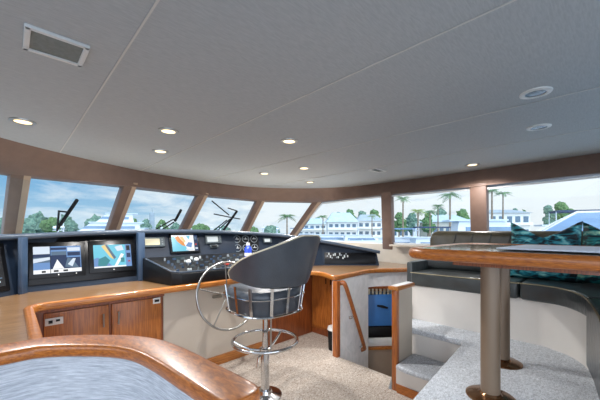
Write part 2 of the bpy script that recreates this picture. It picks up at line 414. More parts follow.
# niche at the stair head with the blue storage box
nic = thing('storage_niche', 'wooden shelf niche at the stair foot beyond the white wall, holding a blue box', 'shelf', (3.62,2.1,-.9))
nv = V((-.64,-.76,0)); nt_ = V((.76,-.64,0))      # outward normal and tangent of the niche
N0 = V((3.24,2.12,0))
def nb(t0, t1, z0, z1, d0, d1):
    a = N0+nt_*t0; b = N0+nt_*t1
    return prism([(a-nv*d0)[:2], (b-nv*d0)[:2], (b-nv*d1)[:2], (a-nv*d1)[:2]], z0, z1)
L('back_panel', nb(-.04,.75,-.95,.63,.3,.33), 'cherry_dark', nic)
L('shelf', nb(-.04,.75,-.17,-.14,-.0,.3), 'cherry_x', nic)
L('lower_panel', nb(-.04,.75,-.9,-.17,.02,.04), 'stair_grey', nic)
L('top_rail', nb(-.04,.75,.60,.63,-.0,.3), 'cherry_dark', nic)
L('grille', merge([nb(.02+.05*i,.05+.05*i,.52,.60,.05,.06) for i in range(13)]), 'piping_cream', nic)
bb = thing('storage_box', 'blue storage box with black oval handle slot on the stairwell niche shelf', 'box', tuple(N0+nt_*.3-nv*.15+V((0,0,.25))))
L('body', nb(.0,.66,.12,.52,.03,.25), 'blue_plastic', bb, bevel=.01)
hc = N0+nt_*.2-nv*.022+V((0,0,.37))
L('handle', sweep([hc-nt_*.07+V((0,0,.012)), hc, hc+nt_*.07-V((0,0,.02))], [(-.006,-.018),(.006,-.018),(.006,.018),(-.006,.018)], scales=[.6,1,.6]), 'black_matte', bb)
dk = tag(L('equipment_case', nb(.0,.66,-.03,.115,.03,.25), 'black_matte', bevel=.02), 'black case under the blue storage box in the stairwell niche', 'case')
gk = tag(L('folded_towel', nb(.0,.66,-.138,-.033,.02,.25), 'ring_white', bevel=.015), 'pale folded cloth under the black case in the stairwell niche', 'cloth')
# handrail
hr = thing('stair_handrail', 'slanting wooden handrail on the white stairwell wall', 'handrail', (2.75,1.99,.3))
rp = smooth_path([(2.53,2.015,.77),(2.56,1.975,.775),(2.60,1.965,.71),(2.78,1.99,.40),(3.02,2.03,-.02),(3.06,2.05,-.08),(3.03,2.08,-.10)], 4)
L('rail', sweep(rp, circ(.02,8,.026)), 'cherry_z', hr, smooth=True)
for q in ((2.78,2.0,.40),(3.0,2.04,.0)):
    L('bracket', merge([tube([q, (q[0]-.0,q[1]+.02,q[2]-.05),(q[0],q[1]+.085,q[2]-.05)], .008, 8), lathe((q[0],q[1]+.055,q[2]-.065),[(.001,0),(.022,0),(.022,.03),(.001,.03)],12)]), 'chrome', hr, smooth=True)

# foreground curved bulkhead
cap_c = smooth_path([(-1.0,1.46,0),(-.45,1.46,0),(-.02,1.445,0),(.11,1.42,0),(.25,1.30,0),(.335,1.18,0),(.375,1.03,0),(.40,.78,0),(.41,.66,0)], 5)
bh = thing('curved_bulkhead', 'curved low wall covered in pale woven panel with glossy wooden cap rail, nearest', 'low wall', (0,1.3,0))
wl = [(p.x,p.y) for p in cap_c[:-1]]
def offs(path, d):
    out = []
    for i, p in enumerate(path):
        a = path[max(i-1,0)]; b = path[min(i+1,len(path)-1)]; t = (b-a).normalized(); out.append(p+V((t.y,-t.x,0))*d)
    return out
inn = offs(cap_c, .035); ou = offs(cap_c, -.035)
L('woven_panel', prism([(p.x,p.y) for p in inn[:-2]]+[(p.x,p.y) for p in ou[:-2][::-1]], 0, .90), 'woven_panel', bh, smooth=True)
path = [V((p.x,p.y,.908)) for p in cap_c]
sc_ = [1]*(len(path)); 
# rounded end
e = path[-1]; t = (path[-1]-path[-2]).normalized()
for k in range(1,7):
    a = PI/2*k/6; path.append(e+t*.055*math.sin(a)); sc_.append(max(.25, math.cos(a)**.6))
ring = rrect(.125,.044,.017)
cr = sweep(path, ring)
m = len(ring)
for i in range(len(path)):       # taper the end only sideways
    if sc_[i] != 1:
        c = path[i]
        for q in range(m):
            v = cr[0][i*m+q]; d = v-c; cr[0][i*m+q] = V((c.x+d.x*sc_[i], c.y+d.y*sc_[i], v.z))
L('cap_rail', cr, 'cherry_y', bh, smooth=True)

# ------------------------------------------------------------------ helm counter
fe = [(-.95,1.56),(.085,1.56),(.085,2.5),(.11,2.57),(.17,2.6),(.25,2.6),(.5,2.6),(1.2,2.6),(2.0,2.6),(2.2,2.6),(2.45,2.56),(2.58,2.45),(2.60,2.3),(2.53,2.15),(2.49,2.06),(2.54,2.03),(2.85,2.055),(3.2,2.08),(3.45,1.95),(3.75,1.76),(4.1,1.5)]
be = [(4.24,2.6),(3.9,2.6),(3.3,3.3),(2.6,3.6),(-.95,3.6)]
ct = thing('helm_counter', 'long wooden helm counter top running below the dark dash', 'countertop', (1.2,2.8,.8))
L('counter_top', prism(fe+be, .805, .846), 'counter_wood', ct)
tp = [V((x,y,.832)) for x,y in fe[1:]]
trim = smooth_path(tp[:2],1)[:-1]+smooth_path(tp[1:], 3)
L('edge_trim', sweep(trim, rrect(.05,.052,.014)), 'cherry_x', ct, smooth=True)
# under-counter joinery
cb = thing('helm_cabinet', 'cherry cabinet with two doors under the helm counter, left of the beige panel', 'cabinet', (.5,2.7,0))
L('body', prism([(.12,2.72),(.965,2.72),(.965,3.15),(.12,3.15)], 0, .8), 'cherry_dark', cb)
for x0, x1, hx in ((.17,.555,.515),(.575,.945,.615)):
    d = L('door', box(((x0+x1)/2,2.71,.44),(x1-x0,.024,.64)), 'cherry_door', cb, bevel=.004)
    L('handle', merge([tube([(hx,2.672,.60),(hx,2.672,.70)],.006,8), tube([(hx,2.70,.61),(hx,2.672,.61)],.004,6), tube([(hx,2.70,.69),(hx,2.672,.69)],.004,6)]), 'brushed_steel', d, smooth=True)
L('top_rail', box((.54,2.70,.785),(.85,.03,.035)), 'cherry_dark', cb)
for x, lab in ((.225,'white switch panel with black rocker on the left cabinet door'),(.905,'small white switch plate at the right end of the two-door cabinet')):
    s = thing('switch_plate', lab, 'switch', (x,2.70,.70), 'switch plates on the cabinet')
    L('plate', box((x,2.696,.735 if x>.5 else .70),(.10 if x<.5 else .06,.008,.05)), 'ring_white', s, bevel=.002)
    if x < .5:
        L('rocker', box((x-.02,2.689,.70),(.022,.01,.02)), 'black_matte', s); L('rocker', box((x+.02,2.689,.705),(.022,.01,.014)), 'black_matte', s)
    else: L('rocker', box((x,2.689,.735),(.035,.01,.018)), 'black_matte', s)
pc = thing('port_cabinet', 'wooden side cabinet under the port counter at far left', 'cabinet', (-.4,2.0,0))
L('body', prism([(-.95,1.56),(.05,1.56),(.05,2.62),(.1,2.70),(.1,3.1),(-.95,3.1)], 0, .8), 'cherry_door', pc)
kp = thing('helm_knee_panel', 'plain beige knee panel behind the steering wheel', 'panel', (1.5,2.72,0))
L('panel', prism([(.97,2.72),(2.12,2.72),(2.12,2.78),(.97,2.78)], .09, .8), 'wall_beige', kp)
L('kickboard', prism([(.97,2.70),(2.12,2.70),(2.12,2.78),(.97,2.78)], 0, .09), 'cherry_x', kp, bevel=.004)
cab2 = thing('corner_cabinet', 'tall-grained cherry corner cabinet right of the helm stool', 'cabinet', (2.7,2.6,0))
L('front_panel', prism([(2.12,2.73),(2.86,2.73),(2.86,2.79),(2.12,2.79)], 0, .8), 'cherry_dark', cab2)
L('side_panel', prism([(2.88,2.16),(2.93,2.16),(2.93,2.79),(2.88,2.79)], .07, .8), 'cherry_door', cab2)
L('kickboard', prism([(2.87,2.16),(2.94,2.16),(2.94,2.75),(2.87,2.75)], 0, .07), 'cherry_dark', cab2)
for y0, y1 in ((2.18,2.43),(2.45,2.71)):
    d = L('door', merge([box((2.872,(y0+y1)/2,.43),(.016,y1-y0,.66))]+[box((2.863,y0+.03+.045*i,.43),(.004,.034,.64)) for i in range(6)]), 'cherry_door', cab2)
    L('handle', box((2.855,y1-.03 if y0 < 2.3 else y0+.03,.70),(.012,.008,.07)), 'black_matte', d)
tag(link('waste_bin', *lathe((2.63,2.16,0),[(.001,0),(.065,0),(.075,.22),(.001,.22)],20), 'black_matte', smooth=True), 'small black waste bin on the carpet by the corner post', 'bin')
bl = bpy.data.objects['waste_bin']
lid = link('lid', *lathe((2.63,2.16,.22),[(.001,0),(.077,0),(.07,.035),(.001,.045)],20), 'ring_white', bl, smooth=True)

# ------------------------------------------------------------------ dash
ds = thing('dashboard', 'dark blue-grey instrument dash under the windshield', 'dashboard', (1.2,3.25,.85))
base = [V((-.8,2.5,.845)),V((-.35,2.87,.845)),V((.09,3.19,.845)),V((.55,3.2,.845)),V((1.0,3.2,.845)),V((1.5,3.2,.845)),V((2.14,3.18,.845)),V((2.63,3.07,.845)),V((3.17,2.8,.845)),V((3.73,2.25,.845))]
topf = [p+V((0,.03,-.025)) for p in lip]
bk = [V((p.x+.06,p.y+.16,.845)) for p in base]; bt = [V((a.x,a.y,b.z)) for a, b in zip(bk, topf)]
g = grid_surface([base, topf, bt, bk]); mm = len(base)
g[1].append((0,mm,2*mm,3*mm)); g[1].append((mm-1,2*mm-1,3*mm-1,4*mm-1)[::-1])
L('face', g, 'dash_blue', ds)
lp = smooth_path([p+V((0,-.01,-.008)) for p in lip], 4)
L('lip', sweep(lp, rrect(.11,.045,.018)), 'dash_lip', ds, smooth=True)

# helpers for things mounted on the flat dash face
def frame(x, z, pth=None):
    """point on the dash face at athwart x height z, with tangent, up, normal (towards aft)"""
    for i in range(len(base)-1):
        if base[i].x <= x <= base[i+1].x:
            t = (x-base[i].x)/(base[i+1].x-base[i].x); b = base[i].lerp(base[i+1], t); c = topf[i].lerp(topf[i+1], t)
            up = (c-b).normalized(); tg = (base[i+1]-base[i]); tg.z = 0; tg.normalize(); n = tg.cross(up).normalized()
            if n.y > 0: n = -n
            up = n.cross(tg); up = up if up.z > 0 else -up
            p = b + up*((z-b.z)/up.z); return p, tg, up, n
def slab(P, tg, up, n, w, h, d, dx=0, dy=0, dn=0):
    c = P+tg*dx+up*dy+n*dn
    vs = [c+tg*sx*w/2+up*sy*h/2+n*(d if k else 0) for k in (0,1) for sx,sy in ((-1,-1),(1,-1),(1,1),(-1,1))]
    return vs, [(3,2,1,0),(4,5,6,7),(0,1,5,4),(1,2,6,5),(2,3,7,6),(3,0,4,7)]
def picture(P, tg, up, n, w, h, dn, polys, mats, name, parent):
    vs, fs, fm = [], [], []
    for li, (mi, pl) in enumerate(polys):
        k = len(vs); vs += [P+tg*((x-.5)*w)+up*((y-.5)*h)+n*(dn+.0004*li) for x, y in pl]; fs.append(tuple(range(k,k+len(pl)))); fm.append(mi)
    me = bpy.data.meshes.new(name); me.from_pydata([tuple(v-OFF[parent.name]) for v in vs], [], fs)
    for m in mats: me.materials.append(MATS[m])
    for i, p in enumerate(me.polygons): p.material_index = fm[i]
    o = bpy.data.objects.new(name, me); COL.objects.link(o); o.parent = parent; OFF[o.name] = OFF[parent.name]; return o
R_ = lambda x0,y0,x1,y1: [(x0,y0),(x1,y0),(x1,y1),(x0,y1)]
for nme, c, s in (('e_blue',(110,150,205),.8),('e_pale',(214,226,240),.85),('e_navy',(34,54,92),.8),('e_cyan',(110,200,224),.85),('e_sand',(232,206,140),.85),('e_orange',(226,140,60),.85),('e_white',(242,244,246),.9),('e_steel',(92,116,140),.8),('e_black',(14,18,24),.8),('e_red',(190,60,50),.8),('e_teal',(60,140,150),.8)):
    glow(nme, c, s)
EM = ['e_blue','e_pale','e_navy','e_cyan','e_sand','e_orange','e_white','e_steel','e_black','e_red','e_teal']
# bezel panel round the two big screens
P, tg, up, n = frame(.49, 1.085)
pb = L('screen_panel', slab(P,tg,up,n,.82,.40,.012), 'black_gloss', ds, bevel=.004)
cams = [(0,R_(0,0,1,1)),(1,R_(0,.72,.33,1)),(2,R_(0,.60,.33,.72)),(7,R_(0,.40,.33,.60)),(1,[(0,.40),(.33,.5),(.33,.6),(0,.55)]),
        (2,R_(.35,.86,.68,.95)),(7,R_(.36,.66,.68,.80)),(2,R_(.34,.56,.68,.66)),(2,R_(.34,.14,.98,.56)),(6,[(.38,.15),(.48,.5),(.62,.15)]),(7,[(.64,.2),(.7,.55),(.8,.5),(.95,.15)]),
        (1,[(.7,.3),(.82,.52),(.88,.5),(.8,.2)]),(2,R_(.7,.62,.98,.76)),(1,R_(.7,.80,.98,.94)),(6,R_(0,0,1,.14)),(8,R_(.16,.03,.24,.1)),(8,R_(.4,.03,.5,.1)),(8,R_(.6,.03,.7,.1)),(8,R_(.33,.0,.345,1))]
m1 = thing('camera_monitor', 'left dash screen showing a grid of blue camera views', 'monitor', tuple(frame(.296,1.08)[0]))
P, tg, up, n = frame(.296,1.085)
L('housing', slab(P,tg,up,n,.375,.30,.012,dn=.012), 'black_gloss', m1, bevel=.003)
picture(P,tg,up,n,.315,.225,.0255,cams,EM,'screen',m1)
for q in (.0,.12): L('button', slab(P,tg,up,n,.008,.008,.003,dx=q,dy=-.128,dn=.024), 'ring_white', m1)
chart = [(3,R_(0,0,1,1)),(0,[(0,.0),(.5,0),(.35,.25),(.1,.45),(0,.4)]),(10,[(.1,.1),(.3,.05),(.42,.3),(.3,.5),(.12,.38)]),(4,[(.2,.95),(.3,1),(.55,.5),(.5,.35),(.42,.45)]),(7,[(.3,1),(.36,1),(.58,.42),(.52,.35)]),(6,[(.5,0),(.58,0),(.8,.55),(.72,.6)]),(1,[(.55,.9),(.75,.98),(.8,.75),(.62,.7)]),(10,R_(.7,.2,.8,.4)),(0,R_(.84,0,1,1)),(8,R_(.87,.72,.97,.95)),(2,R_(.87,.4,.98,.6)),(9,R_(.9,.2,.96,.26)),(6,R_(0,0,.84,.06))]
m2 = thing('chart_monitor', 'second dash screen showing a pale blue sea chart', 'monitor', tuple(frame(.70,1.08)[0]))
P, tg, up, n = frame(.70,1.09)
L('housing', slab(P,tg,up,n,.375,.30,.012,dn=.012), 'black_gloss', m2, bevel=.003)
picture(P,tg,up,n,.305,.215,.0255,chart,EM,'screen',m2)
L('button', slab(P,tg,up,n,.008,.008,.003,dx=.0,dy=-.128,dn=.024), 'ring_white', m2)
# left, angled radar display
m3 = thing('radar_display', 'black radar display on the angled dash wing at far left', 'monitor', tuple(frame(-.13,1.05)[0]))
P, tg, up, n = frame(-.14,1.06)
L('housing', slab(P,tg,up,n,.36,.36,.014), 'black_gloss', m3, bevel=.004)
picture(P,tg,up,n,.30,.28,.0155,[(8,R_(0,0,1,1)),(7,R_(.5,.2,.95,.23)),(7,R_(.55,.3,.9,.32)),(9,R_(.75,.72,.9,.8)),(7,R_(.6,.5,.85,.52)),(1,R_(.5,.1,.9,.14))],EM,'screen',m3)
L('corner_post', prism([(.045,3.13),(.07,3.12),(.105,3.17),(.10,3.2),(.06,3.2)], .845, 1.28), 'dash_column', ds, bevel=.004)
L('corner_post', prism([(.895,3.165),(.955,3.165),(.955,3.24),(.895,3.24)], .845, 1.315), 'dash_column', ds, bevel=.006)
# vertical instruments on the central part
def unit(name, label, x, z, w, h, face, cat='radio', extra=True):
    P, tg, up, n = frame(x, z)
    t = thing(name, label, cat, tuple(P))
    L('housing', slab(P,tg,up,n,w,h,.03), 'unit_grey', t, bevel=.006)
    L('display', slab(P,tg,up,n,w*.66,h*.62,.004,dx=-w*.08,dn=.03), face, t)
    if extra:
        for k in range(3): L('button', slab(P,tg,up,n,.012,.012,.005,dx=w*.37,dy=(k-1)*h*.24,dn=.03), 'grey_plastic', t)
    return t
unit('radio_unit', 'grey marine radio with amber display left of the small chart screen', 1.075, 1.21, .215, .105, 'amber_lcd')
unit('depth_display', 'small instrument with pale grey display right of the small chart screen', 1.74, 1.225, .2, .10, 'grey_lcd', 'instrument')
unit('depth_display', 'narrow dark readout under the pale instrument display', 1.74, 1.145, .10, .035, 'black_gloss', 'instrument', False)
unit('depth_display', 'small grey readout near the right end of the dash behind the stool', 2.46, 1.2, .12, .07, 'grey_lcd', 'instrument', False)
m4 = thing('plotter_screen', 'small central screen with orange and blue sea chart', 'monitor', tuple(frame(1.37,1.2)[0]))
P, tg, up, n = frame(1.40,1.19)
L('housing', slab(P,tg,up,n,.33,.225,.025), 'black_gloss', m4, bevel=.005)
picture(P,tg,up,n,.29,.18,.0265,[(6,R_(0,0,1,1)),(3,[(0,0),(.6,0),(.5,.3),(.3,.5),(.1,.9),(0,.9)]),(5,[(.12,.85),(.25,.95),(.45,.5),(.5,.3),(.38,.35),(.2,.6)]),(4,[(.3,.9),(.42,.9),(.52,.6),(.45,.5)]),(0,[(.5,.3),(.62,.55),(.78,.5),(.72,.2)]),(3,[(.55,.95),(.7,.95),(.65,.7)]),(1,R_(.5,.04,.8,.14)),(2,R_(.84,0,1,1)),(7,R_(.87,.7,.96,.9)),(9,R_(.88,.35,.94,.45)),(1,R_(.87,.1,.97,.2))],EM,'screen',m4)
# gauge cluster
gcl = thing('gauge_cluster', 'black panel of round engine gauges beside the stool back', 'gauges', tuple(frame(1.98,1.17)[0]))
P, tg, up, n = frame(2.16,1.165)
L('panel', slab(P,tg,up,n,.36,.26,.012), 'black_gloss', gcl, bevel=.004)
def ringon(P, tg, up, n, r, w, d):
    vs = []; N = 20
    for rr, dd in ((r,0),(r,d),(r-w,d),(r-w,0)):
        for i in range(N): a = 2*PI*i/N; vs.append(P+tg*rr*math.cos(a)+up*rr*math.sin(a)+n*dd)
    return vs, [(q*N+i, q*N+(i+1)%N, ((q+1)%4)*N+(i+1)%N, ((q+1)%4)*N+i) for q in range(4) for i in range(N)]
for gx in (-.115,0,.115):
    for gy in (-.055,.06):
        c = P+tg*gx+up*gy+n*.012
        gg = L('gauge', ringon(c,tg,up,n,.048,.007,.008), 'grey_plastic', gcl, smooth=True)
        L('needle', merge([slab(c,tg,up,n,.05,.005,.003,dn=.003), slab(c,tg,up,n,.005,.03,.003,dy=.012,dn=.002)]), 'dial_white', gg)
# engine readouts on the starboard wing
for k,(x,z) in enumerate(((3.44,.945),)):
    P, tg, up, n = frame(x, z)
    t = thing('engine_panel', 'dark engine control panel with small pale switches on the starboard dash wing', 'control panel', tuple(P))
    L('panel', slab(P,tg,up,n,.72,.16,.01), 'black_gloss', t, bevel=.003)
    for j in range(14):
        L('switch', slab(P,tg,up,n,.016,.02+.008*(j%3),.008,dx=-.32+.022*j,dy=.03+.03*math.sin(j*1.7),dn=.01), 'grey_lcd' if j%3 else 'grey_plastic', t)
# the slanted control desk
cd = thing('control_desk', 'black slanted control desk crowded with switches and levers below the small screen', 'control panel', (1.5,2.9,.85))
dk_poly = [(.93,3.17),(1.02,2.68),(1.09,2.63),(2.3,2.63),(2.55,2.75),(2.55,3.05),(2.2,3.15)]
zt = [1.07,.965,.955,.955,.97,1.04,1.07]
L('desk', prism(dk_poly, .846, zt), 'black_matte', cd, bevel=.012)
edge = [V((.945,3.12,1.063)),V((1.025,2.69,.972)),V((1.09,2.64,.962)),V((2.3,2.64,.962))]
L('edge_bead', tube(edge,.008,8), 'dash_lip', cd, smooth=True)
def desk_z(x, y): return .955+(y-2.63)*.21
random.seed(3)
for j in range(13):
    for i in range(5):
        x = 1.09+.088*j+random.uniform(-.015,.015); y = 2.69+.085*i
        mat = random.choice(['unit_grey','grey_plastic','dash_lip','grey_lcd','dash_column','unit_grey'])
        r = random.uniform(.009,.018)
        z = desk_z(x,y)+.002
        if random.random() < .5: L('knob', lathe((x,y,z),[(.001,-.004),(r,-.004),(r*.8,.022),(.001,.024)],10), mat, cd, smooth=True)
        else: L('switch', box((x,y,z+.008),(r*2.4,r*1.2,.018)), mat, cd)
for (x,y,lab) in ((1.20,2.75,'leftmost of the chrome-headed levers on the control desk'),(1.30,2.80,'right-hand chrome-headed lever on the control desk')):
    t = thing('control_lever', lab, 'lever', (x,y,desk_z(x,y)), 'control levers on the desk')
    L('shaft', tube([(x,y,desk_z(x,y)),(x,y-.02,desk_z(x,y)+.06)],.006,8), 'chrome', t, smooth=True)
    L('knob', lathe((x,y-.02,desk_z(x,y)+.05),[(.001,0),(.018,.004),(.022,.016),(.016,.03),(.001,.034)],12), 'dial_white', t, smooth=True)
tag(link('trackball', *lathe((1.62,2.76,desk_z(1.62,2.76)),[(.001,0),(.026,0),(.026,.012),(.018,.026),(.001,.032)],14), 'knob_red', smooth=True), 'round red stop knob on the control desk left of the stool', 'knob')
# blue bottle
bt_ = thing('spray_bottle', 'blue bottle with white cap standing on the desk behind the stool', 'bottle', (1.93,2.95,desk_z(0,2.95)))
zz = desk_z(0,2.9)
L('body', lathe((1.95,2.86,zz),[(.001,0),(.038,0),(.042,.02),(.042,.12),(.018,.155),(.001,.157)],16), 'bottle_blue', bt_, smooth=True)
L('label', lathe((1.95,2.86,zz+.04),[(.0425,0),(.0435,.001),(.0435,.03),(.0425,.031)],16), 'ring_white', bt_, smooth=True)
L('cap', lathe((1.95,2.86,zz+.155),[(.001,0),(.02,0),(.02,.03),(.001,.032)],12), 'ring_white', bt_, smooth=True)

# steering wheel
wc = V((1.45,2.44,.74)); tilt = math.radians(12)
wn = V((0,-math.cos(tilt),math.sin(tilt))); wx = V((1,0,0)); wy = wx.cross(wn); wy = wy if wy.z > 0 else -wy
sw_ = thing('steering_wheel', 'large thin-rimmed steel steering wheel in front of the beige panel', 'steering wheel', tuple(wc))
W = lambda r, a, d=0: wc+wx*r*math.cos(a)+wy*r*math.sin(a)+wn*d
L('rim', tube([W(.305,2*PI*i/48) for i in range(48)], .0105, 10, True), 'brushed_steel', sw_, smooth=True)
for k in range(5):
    a = PI/2+2*PI*k/5
    L('spoke', tube([W(.03,a,-.02), W(.16,a,-.012), W(.3,a)], .0055, 8), 'brushed_steel', sw_, smooth=True)
L('hub', tube([W(0,0,.02),W(0,0,.0),W(0,0,-.05)], .04, 16, scales=[.7,1,1]), 'chrome', sw_, smooth=True)
L('shaft', tube([W(0,0,-.04),W(0,0,-.29)], .018, 10), 'brushed_steel', sw_, smooth=True)

# ------------------------------------------------------------------ helm stool
SX, SY = 1.487, 1.94
hs = thing('helm_stool', 'dark leather bucket helm stool on chrome pedestal with foot ring', 'stool', (SX,SY,0))
L('base', lathe((SX,SY,0),[(.001,0),(.135,0),(.135,.01),(.06,.028),(.05,.05),(.001,.05)],32), 'chrome', hs, smooth=True)
L('pole', lathe((SX,SY,.02),[(.001,0),(.034,0),(.034,.33),(.03,.345),(.024,.345),(.024,.64),(.001,.64)],24), 'chrome', hs, smooth=True)
L('pole', merge([tube([(SX+.035,SY-.03,.33),(SX+.035,SY-.03,.63)],.008,8)]), 'brushed_steel', hs, smooth=True)
L('collar', merge([lathe((SX,SY,.34),[(.034,0),(.046,.004),(.046,.045),(.034,.05)],20), tube([(SX-.04,SY-.02,.36),(SX-.09,SY-.03,.34),(SX-.1,SY-.03,.27)],.007,8)]), 'chrome', hs, smooth=True)
L('foot_ring', tube([(SX+.26*math.cos(2*PI*i/48),SY+.26*math.sin(2*PI*i/48),.447) for i in range(48)],.013,10,True), 'chrome', hs, smooth=True)
for k in range(3):
    a = math.radians(20+120*k); c_, s_ = math.cos(a), math.sin(a)
    L('ring_brace', tube([(SX+.04*c_,SY+.04*s_,.365),(SX+.12*c_,SY+.12*s_,.375),(SX+.2*c_,SY+.2*s_,.41),(SX+.258*c_,SY+.258*s_,.445)],.01,8), 'chrome', hs, smooth=True)
L('seat_plate', lathe((SX,SY,.668),[(.001,0),(.06,0),(.2,.02),(.2,.03),(.001,.03)],24), 'chrome', hs, smooth=True)
# seat cushion (rounded square)
def se(a, p=3.2): return (abs(math.cos(a))**p+abs(math.sin(a))**p)**(-1/p)
prof = [(.001,.70),(.22,.70),(.25,.71),(.26,.745),(.262,.80),(.268,.81),(.268,.86),(.25,.885),(.18,.898),(.001,.90)]
N = 40; vs = []
for i in range(N):
    a = 2*PI*i/N
    for r, z in prof: vs.append(V((SX+r*se(a)*math.cos(a), SY+.01+r*se(a)*math.sin(a), z)))
m = len(prof); fs = [(i*m+q,((i+1)%N)*m+q,((i+1)%N)*m+q+1,i*m+q+1) for i in range(N) for q in range(m-1)]
L('seat_cushion', (vs, fs), 'leather_stool', hs, smooth=True)
# bucket back
BX, BY = .035, -.035
a0, a1 = math.radians(155), math.radians(410)   # from the port arm round the aft side to the starboard arm
NB = 48; KH = 10
def hgt(t):      # t 0..1, 0.5 is the middle of the back
    u = abs(t-.5)*2
    return 1.29-.29*(max(0,(u-.10)/.90))**1.15
def bot(t): u = abs(t-.5)*2; return .885+.05*u
out_rows, in_rows = [], []
def brad(f): return .28+.11*f**.8
for i in range(NB+1):
    t = i/NB; a = a0+(a1-a0)*t; H = hgt(t); B = bot(t)+.025
    ro, ri = [], []
    for k in range(KH+1):
        f = k/KH; z = B+(H-B)*f; ff = (z-.9)/.39
        r = (brad(max(ff,0)))*se(a, 2.6)*.99; th = .075*(1-.35*f)
        e_ = 1-.10*math.cos(PI*0)*0
        ro.append(V((SX+BX+r*math.cos(a), SY+.02+BY+r*math.sin(a), z)))
        ri.append(V((SX+BX+(r-th)*math.cos(a), SY+.02+BY+(r-th)*math.sin(a), z-.012*f)))
    out_rows.append(ro); in_rows.append(ri[::-1])
loop = []
for i in range(NB+1):
    ro, ri = out_rows[i], in_rows[i]
    top_mid = (ro[-1]+ri[0])/2+V((0,0,.018)); bot_mid = (ro[0]+ri[-1])/2-V((0,0,.018))
    loop.append([bot_mid]+ro+[top_mid]+ri)
mm = len(loop[0]); vs = [v for l in loop for v in l]; fs = []
for i in range(NB):
    for q in range(mm): fs.append((i*mm+q, (i+1)*mm+q, (i+1)*mm+(q+1)%mm, i*mm+(q+1)%mm))
fs += [tuple(range(mm)), tuple(NB*mm+q for q in range(mm))[::-1]]
bkst = L('backrest', (vs, fs), 'leather_stool', hs, smooth=True)
L('piping', tube([out_rows[i][-1]+V((0,0,.006)) for i in range(NB+1)], .006, 6), 'piping_cream', bkst, smooth=True)
L('piping', tube([out_rows[0][k] for k in range(KH+1)], .005, 6), 'piping_cream', bkst, smooth=True)
L('piping', tube([in_rows[i][0]+V((0,0,.008)) for i in range(NB+1)], .005, 6), 'piping_tan', bkst, smooth=True)
# chrome cage
cage = lambda a, r, z: V((SX+r*se(a,3)*math.cos(a), SY+.01+r*se(a,3)*math.sin(a), z))
L('cage_ring', tube([cage(2*PI*i/48,.272,.707) for i in range(48)],.009,8,True), 'chrome', hs, smooth=True)
L('cage_ring', tube([cage(a0+(a1-a0)*i/40,.287,.835) for i in range(41)],.006,8), 'chrome', hs, smooth=True)
for k in range(9):
    a = math.radians(160+27.5*k)
    d = V((-math.sin(a),math.cos(a),0))
    L('cage_bar', sweep([cage(a,.27,.703),cage(a,.278,.76),cage(a,.29,.85),cage(a,.3,.92)], [(-.011,-.004),(.011,-.004),(.011,.004),(-.011,.004)], up=V((math.cos(a),math.sin(a),.01))), 'chrome', hs, smooth=False)

# ------------------------------------------------------------------ dinette table
TZ = 1.23
tb = thing('dinette_table', 'wooden dinette table with thick bullnose edge on two bronze columns', 'table', (2.1,.2,PZ))
def outline(x0, x1, y0, y1, r, n=8):
    out = []
    for cx, cy, a in ((x0+r,y1-r,PI/2),(x0+r,y0+r,PI),(x1-r,y0+r,1.5*PI),(x1-r,y1-r,0)):
        for k in range(n+1): t = a+PI/2*k/n; out.append((cx+r*math.cos(t), cy+r*math.sin(t)))
    return out
top = outline(1.65,2.72,-1.15,.83,.15)
L('tabletop', prism([(x*.0+x,y) for x,y in top], TZ-.045, TZ-.002), 'table_top', tb)
L('edge_band', sweep([V((x,y,TZ-.028)) for x,y in top], rrect(.055,.062,.026,5), closed=True), 'cherry_y', tb, smooth=True)
L('underframe', prism([(1.75,-.9),(2.6,-.9),(2.6,.6),(1.75,.6)], TZ-.085, TZ-.045), 'cherry_dark', tb)
for cx, cy, r in ((1.82,.437,.045),(2.36,.50,.045)):
    c = L('column', lathe((cx,cy,PZ+.01),[(.001,0),(r,0),(r,TZ-PZ-.07),(.001,TZ-PZ-.07)],28), 'bronze_column', tb, smooth=True)
    L('flange', lathe((cx,cy,PZ),[(.001,0),(.115,0),(.115,.006),(.10,.014),(.055,.02),(r+.002,.03),(.001,.03)],32), 'copper_flange', tb, smooth=True)
pm = tag(link('placemat', *prism([(1.78,-.5),(2.36,-.5),(2.42,.38),(1.86,.42)], TZ+.004, TZ+.012), 'placemat', bevel=.003), 'pale blue-grey placemat lying on the dinette table', 'placemat')
gl = thing('table_leaf_rail', 'x', 'x'); bpy.data.objects.remove(gl)

# ------------------------------------------------------------------ settee
se_ = thing('dinette_settee', 'U-shaped dark leather settee with pale base behind the dinette table', 'sofa', (3.3,.6,PZ))
front = smooth_path([(2.87,1.38,0),(2.865,.9,0),(2.885,.5,0),(2.84,.26,0),(2.64,.13,0),(2.38,.075,0),(2.0,.03,0),(1.7,.01,0)], 5)
bf = offs(front, -.03)
bfp = [(p.x+.03 if p.y > .3 else p.x, p.y-.0 if p.y > .3 else p.y-.03) for p in front]
L('plinth', prism(bfp+[(1.7,-.5),(3.6,-.5),(3.6,1.36),(2.9,1.36)], PZ, .80), 'wall_pale', se_, smooth=True)
def cushion(name, path, inner, z0, z1, mat):
    return L(name, prism([(p.x,p.y) for p in path]+inner, z0, z1), mat, se_, bevel=.022, seg=3)
k1 = max(i for i,p in enumerate(front) if p.y > .46 and i < 15)
c1 = cushion('seat_cushion', [front[0],front[k1]+V((0,.004,0))], [(3.5,front[k1].y+.004),(3.5,1.38)], .79, .925, 'leather_slate')
pth2 = [p for p in front[k1:]]
k2 = max(i for i,p in enumerate(pth2) if p.x > 2.5)
c2 = cushion('seat_cushion', [p-V((0,.006,0)) for p in pth2[:k2+1]], [(3.0,-.55),(3.5,-.55),(3.5,pth2[0].y-.006)], .79, .925, 'leather_slate')
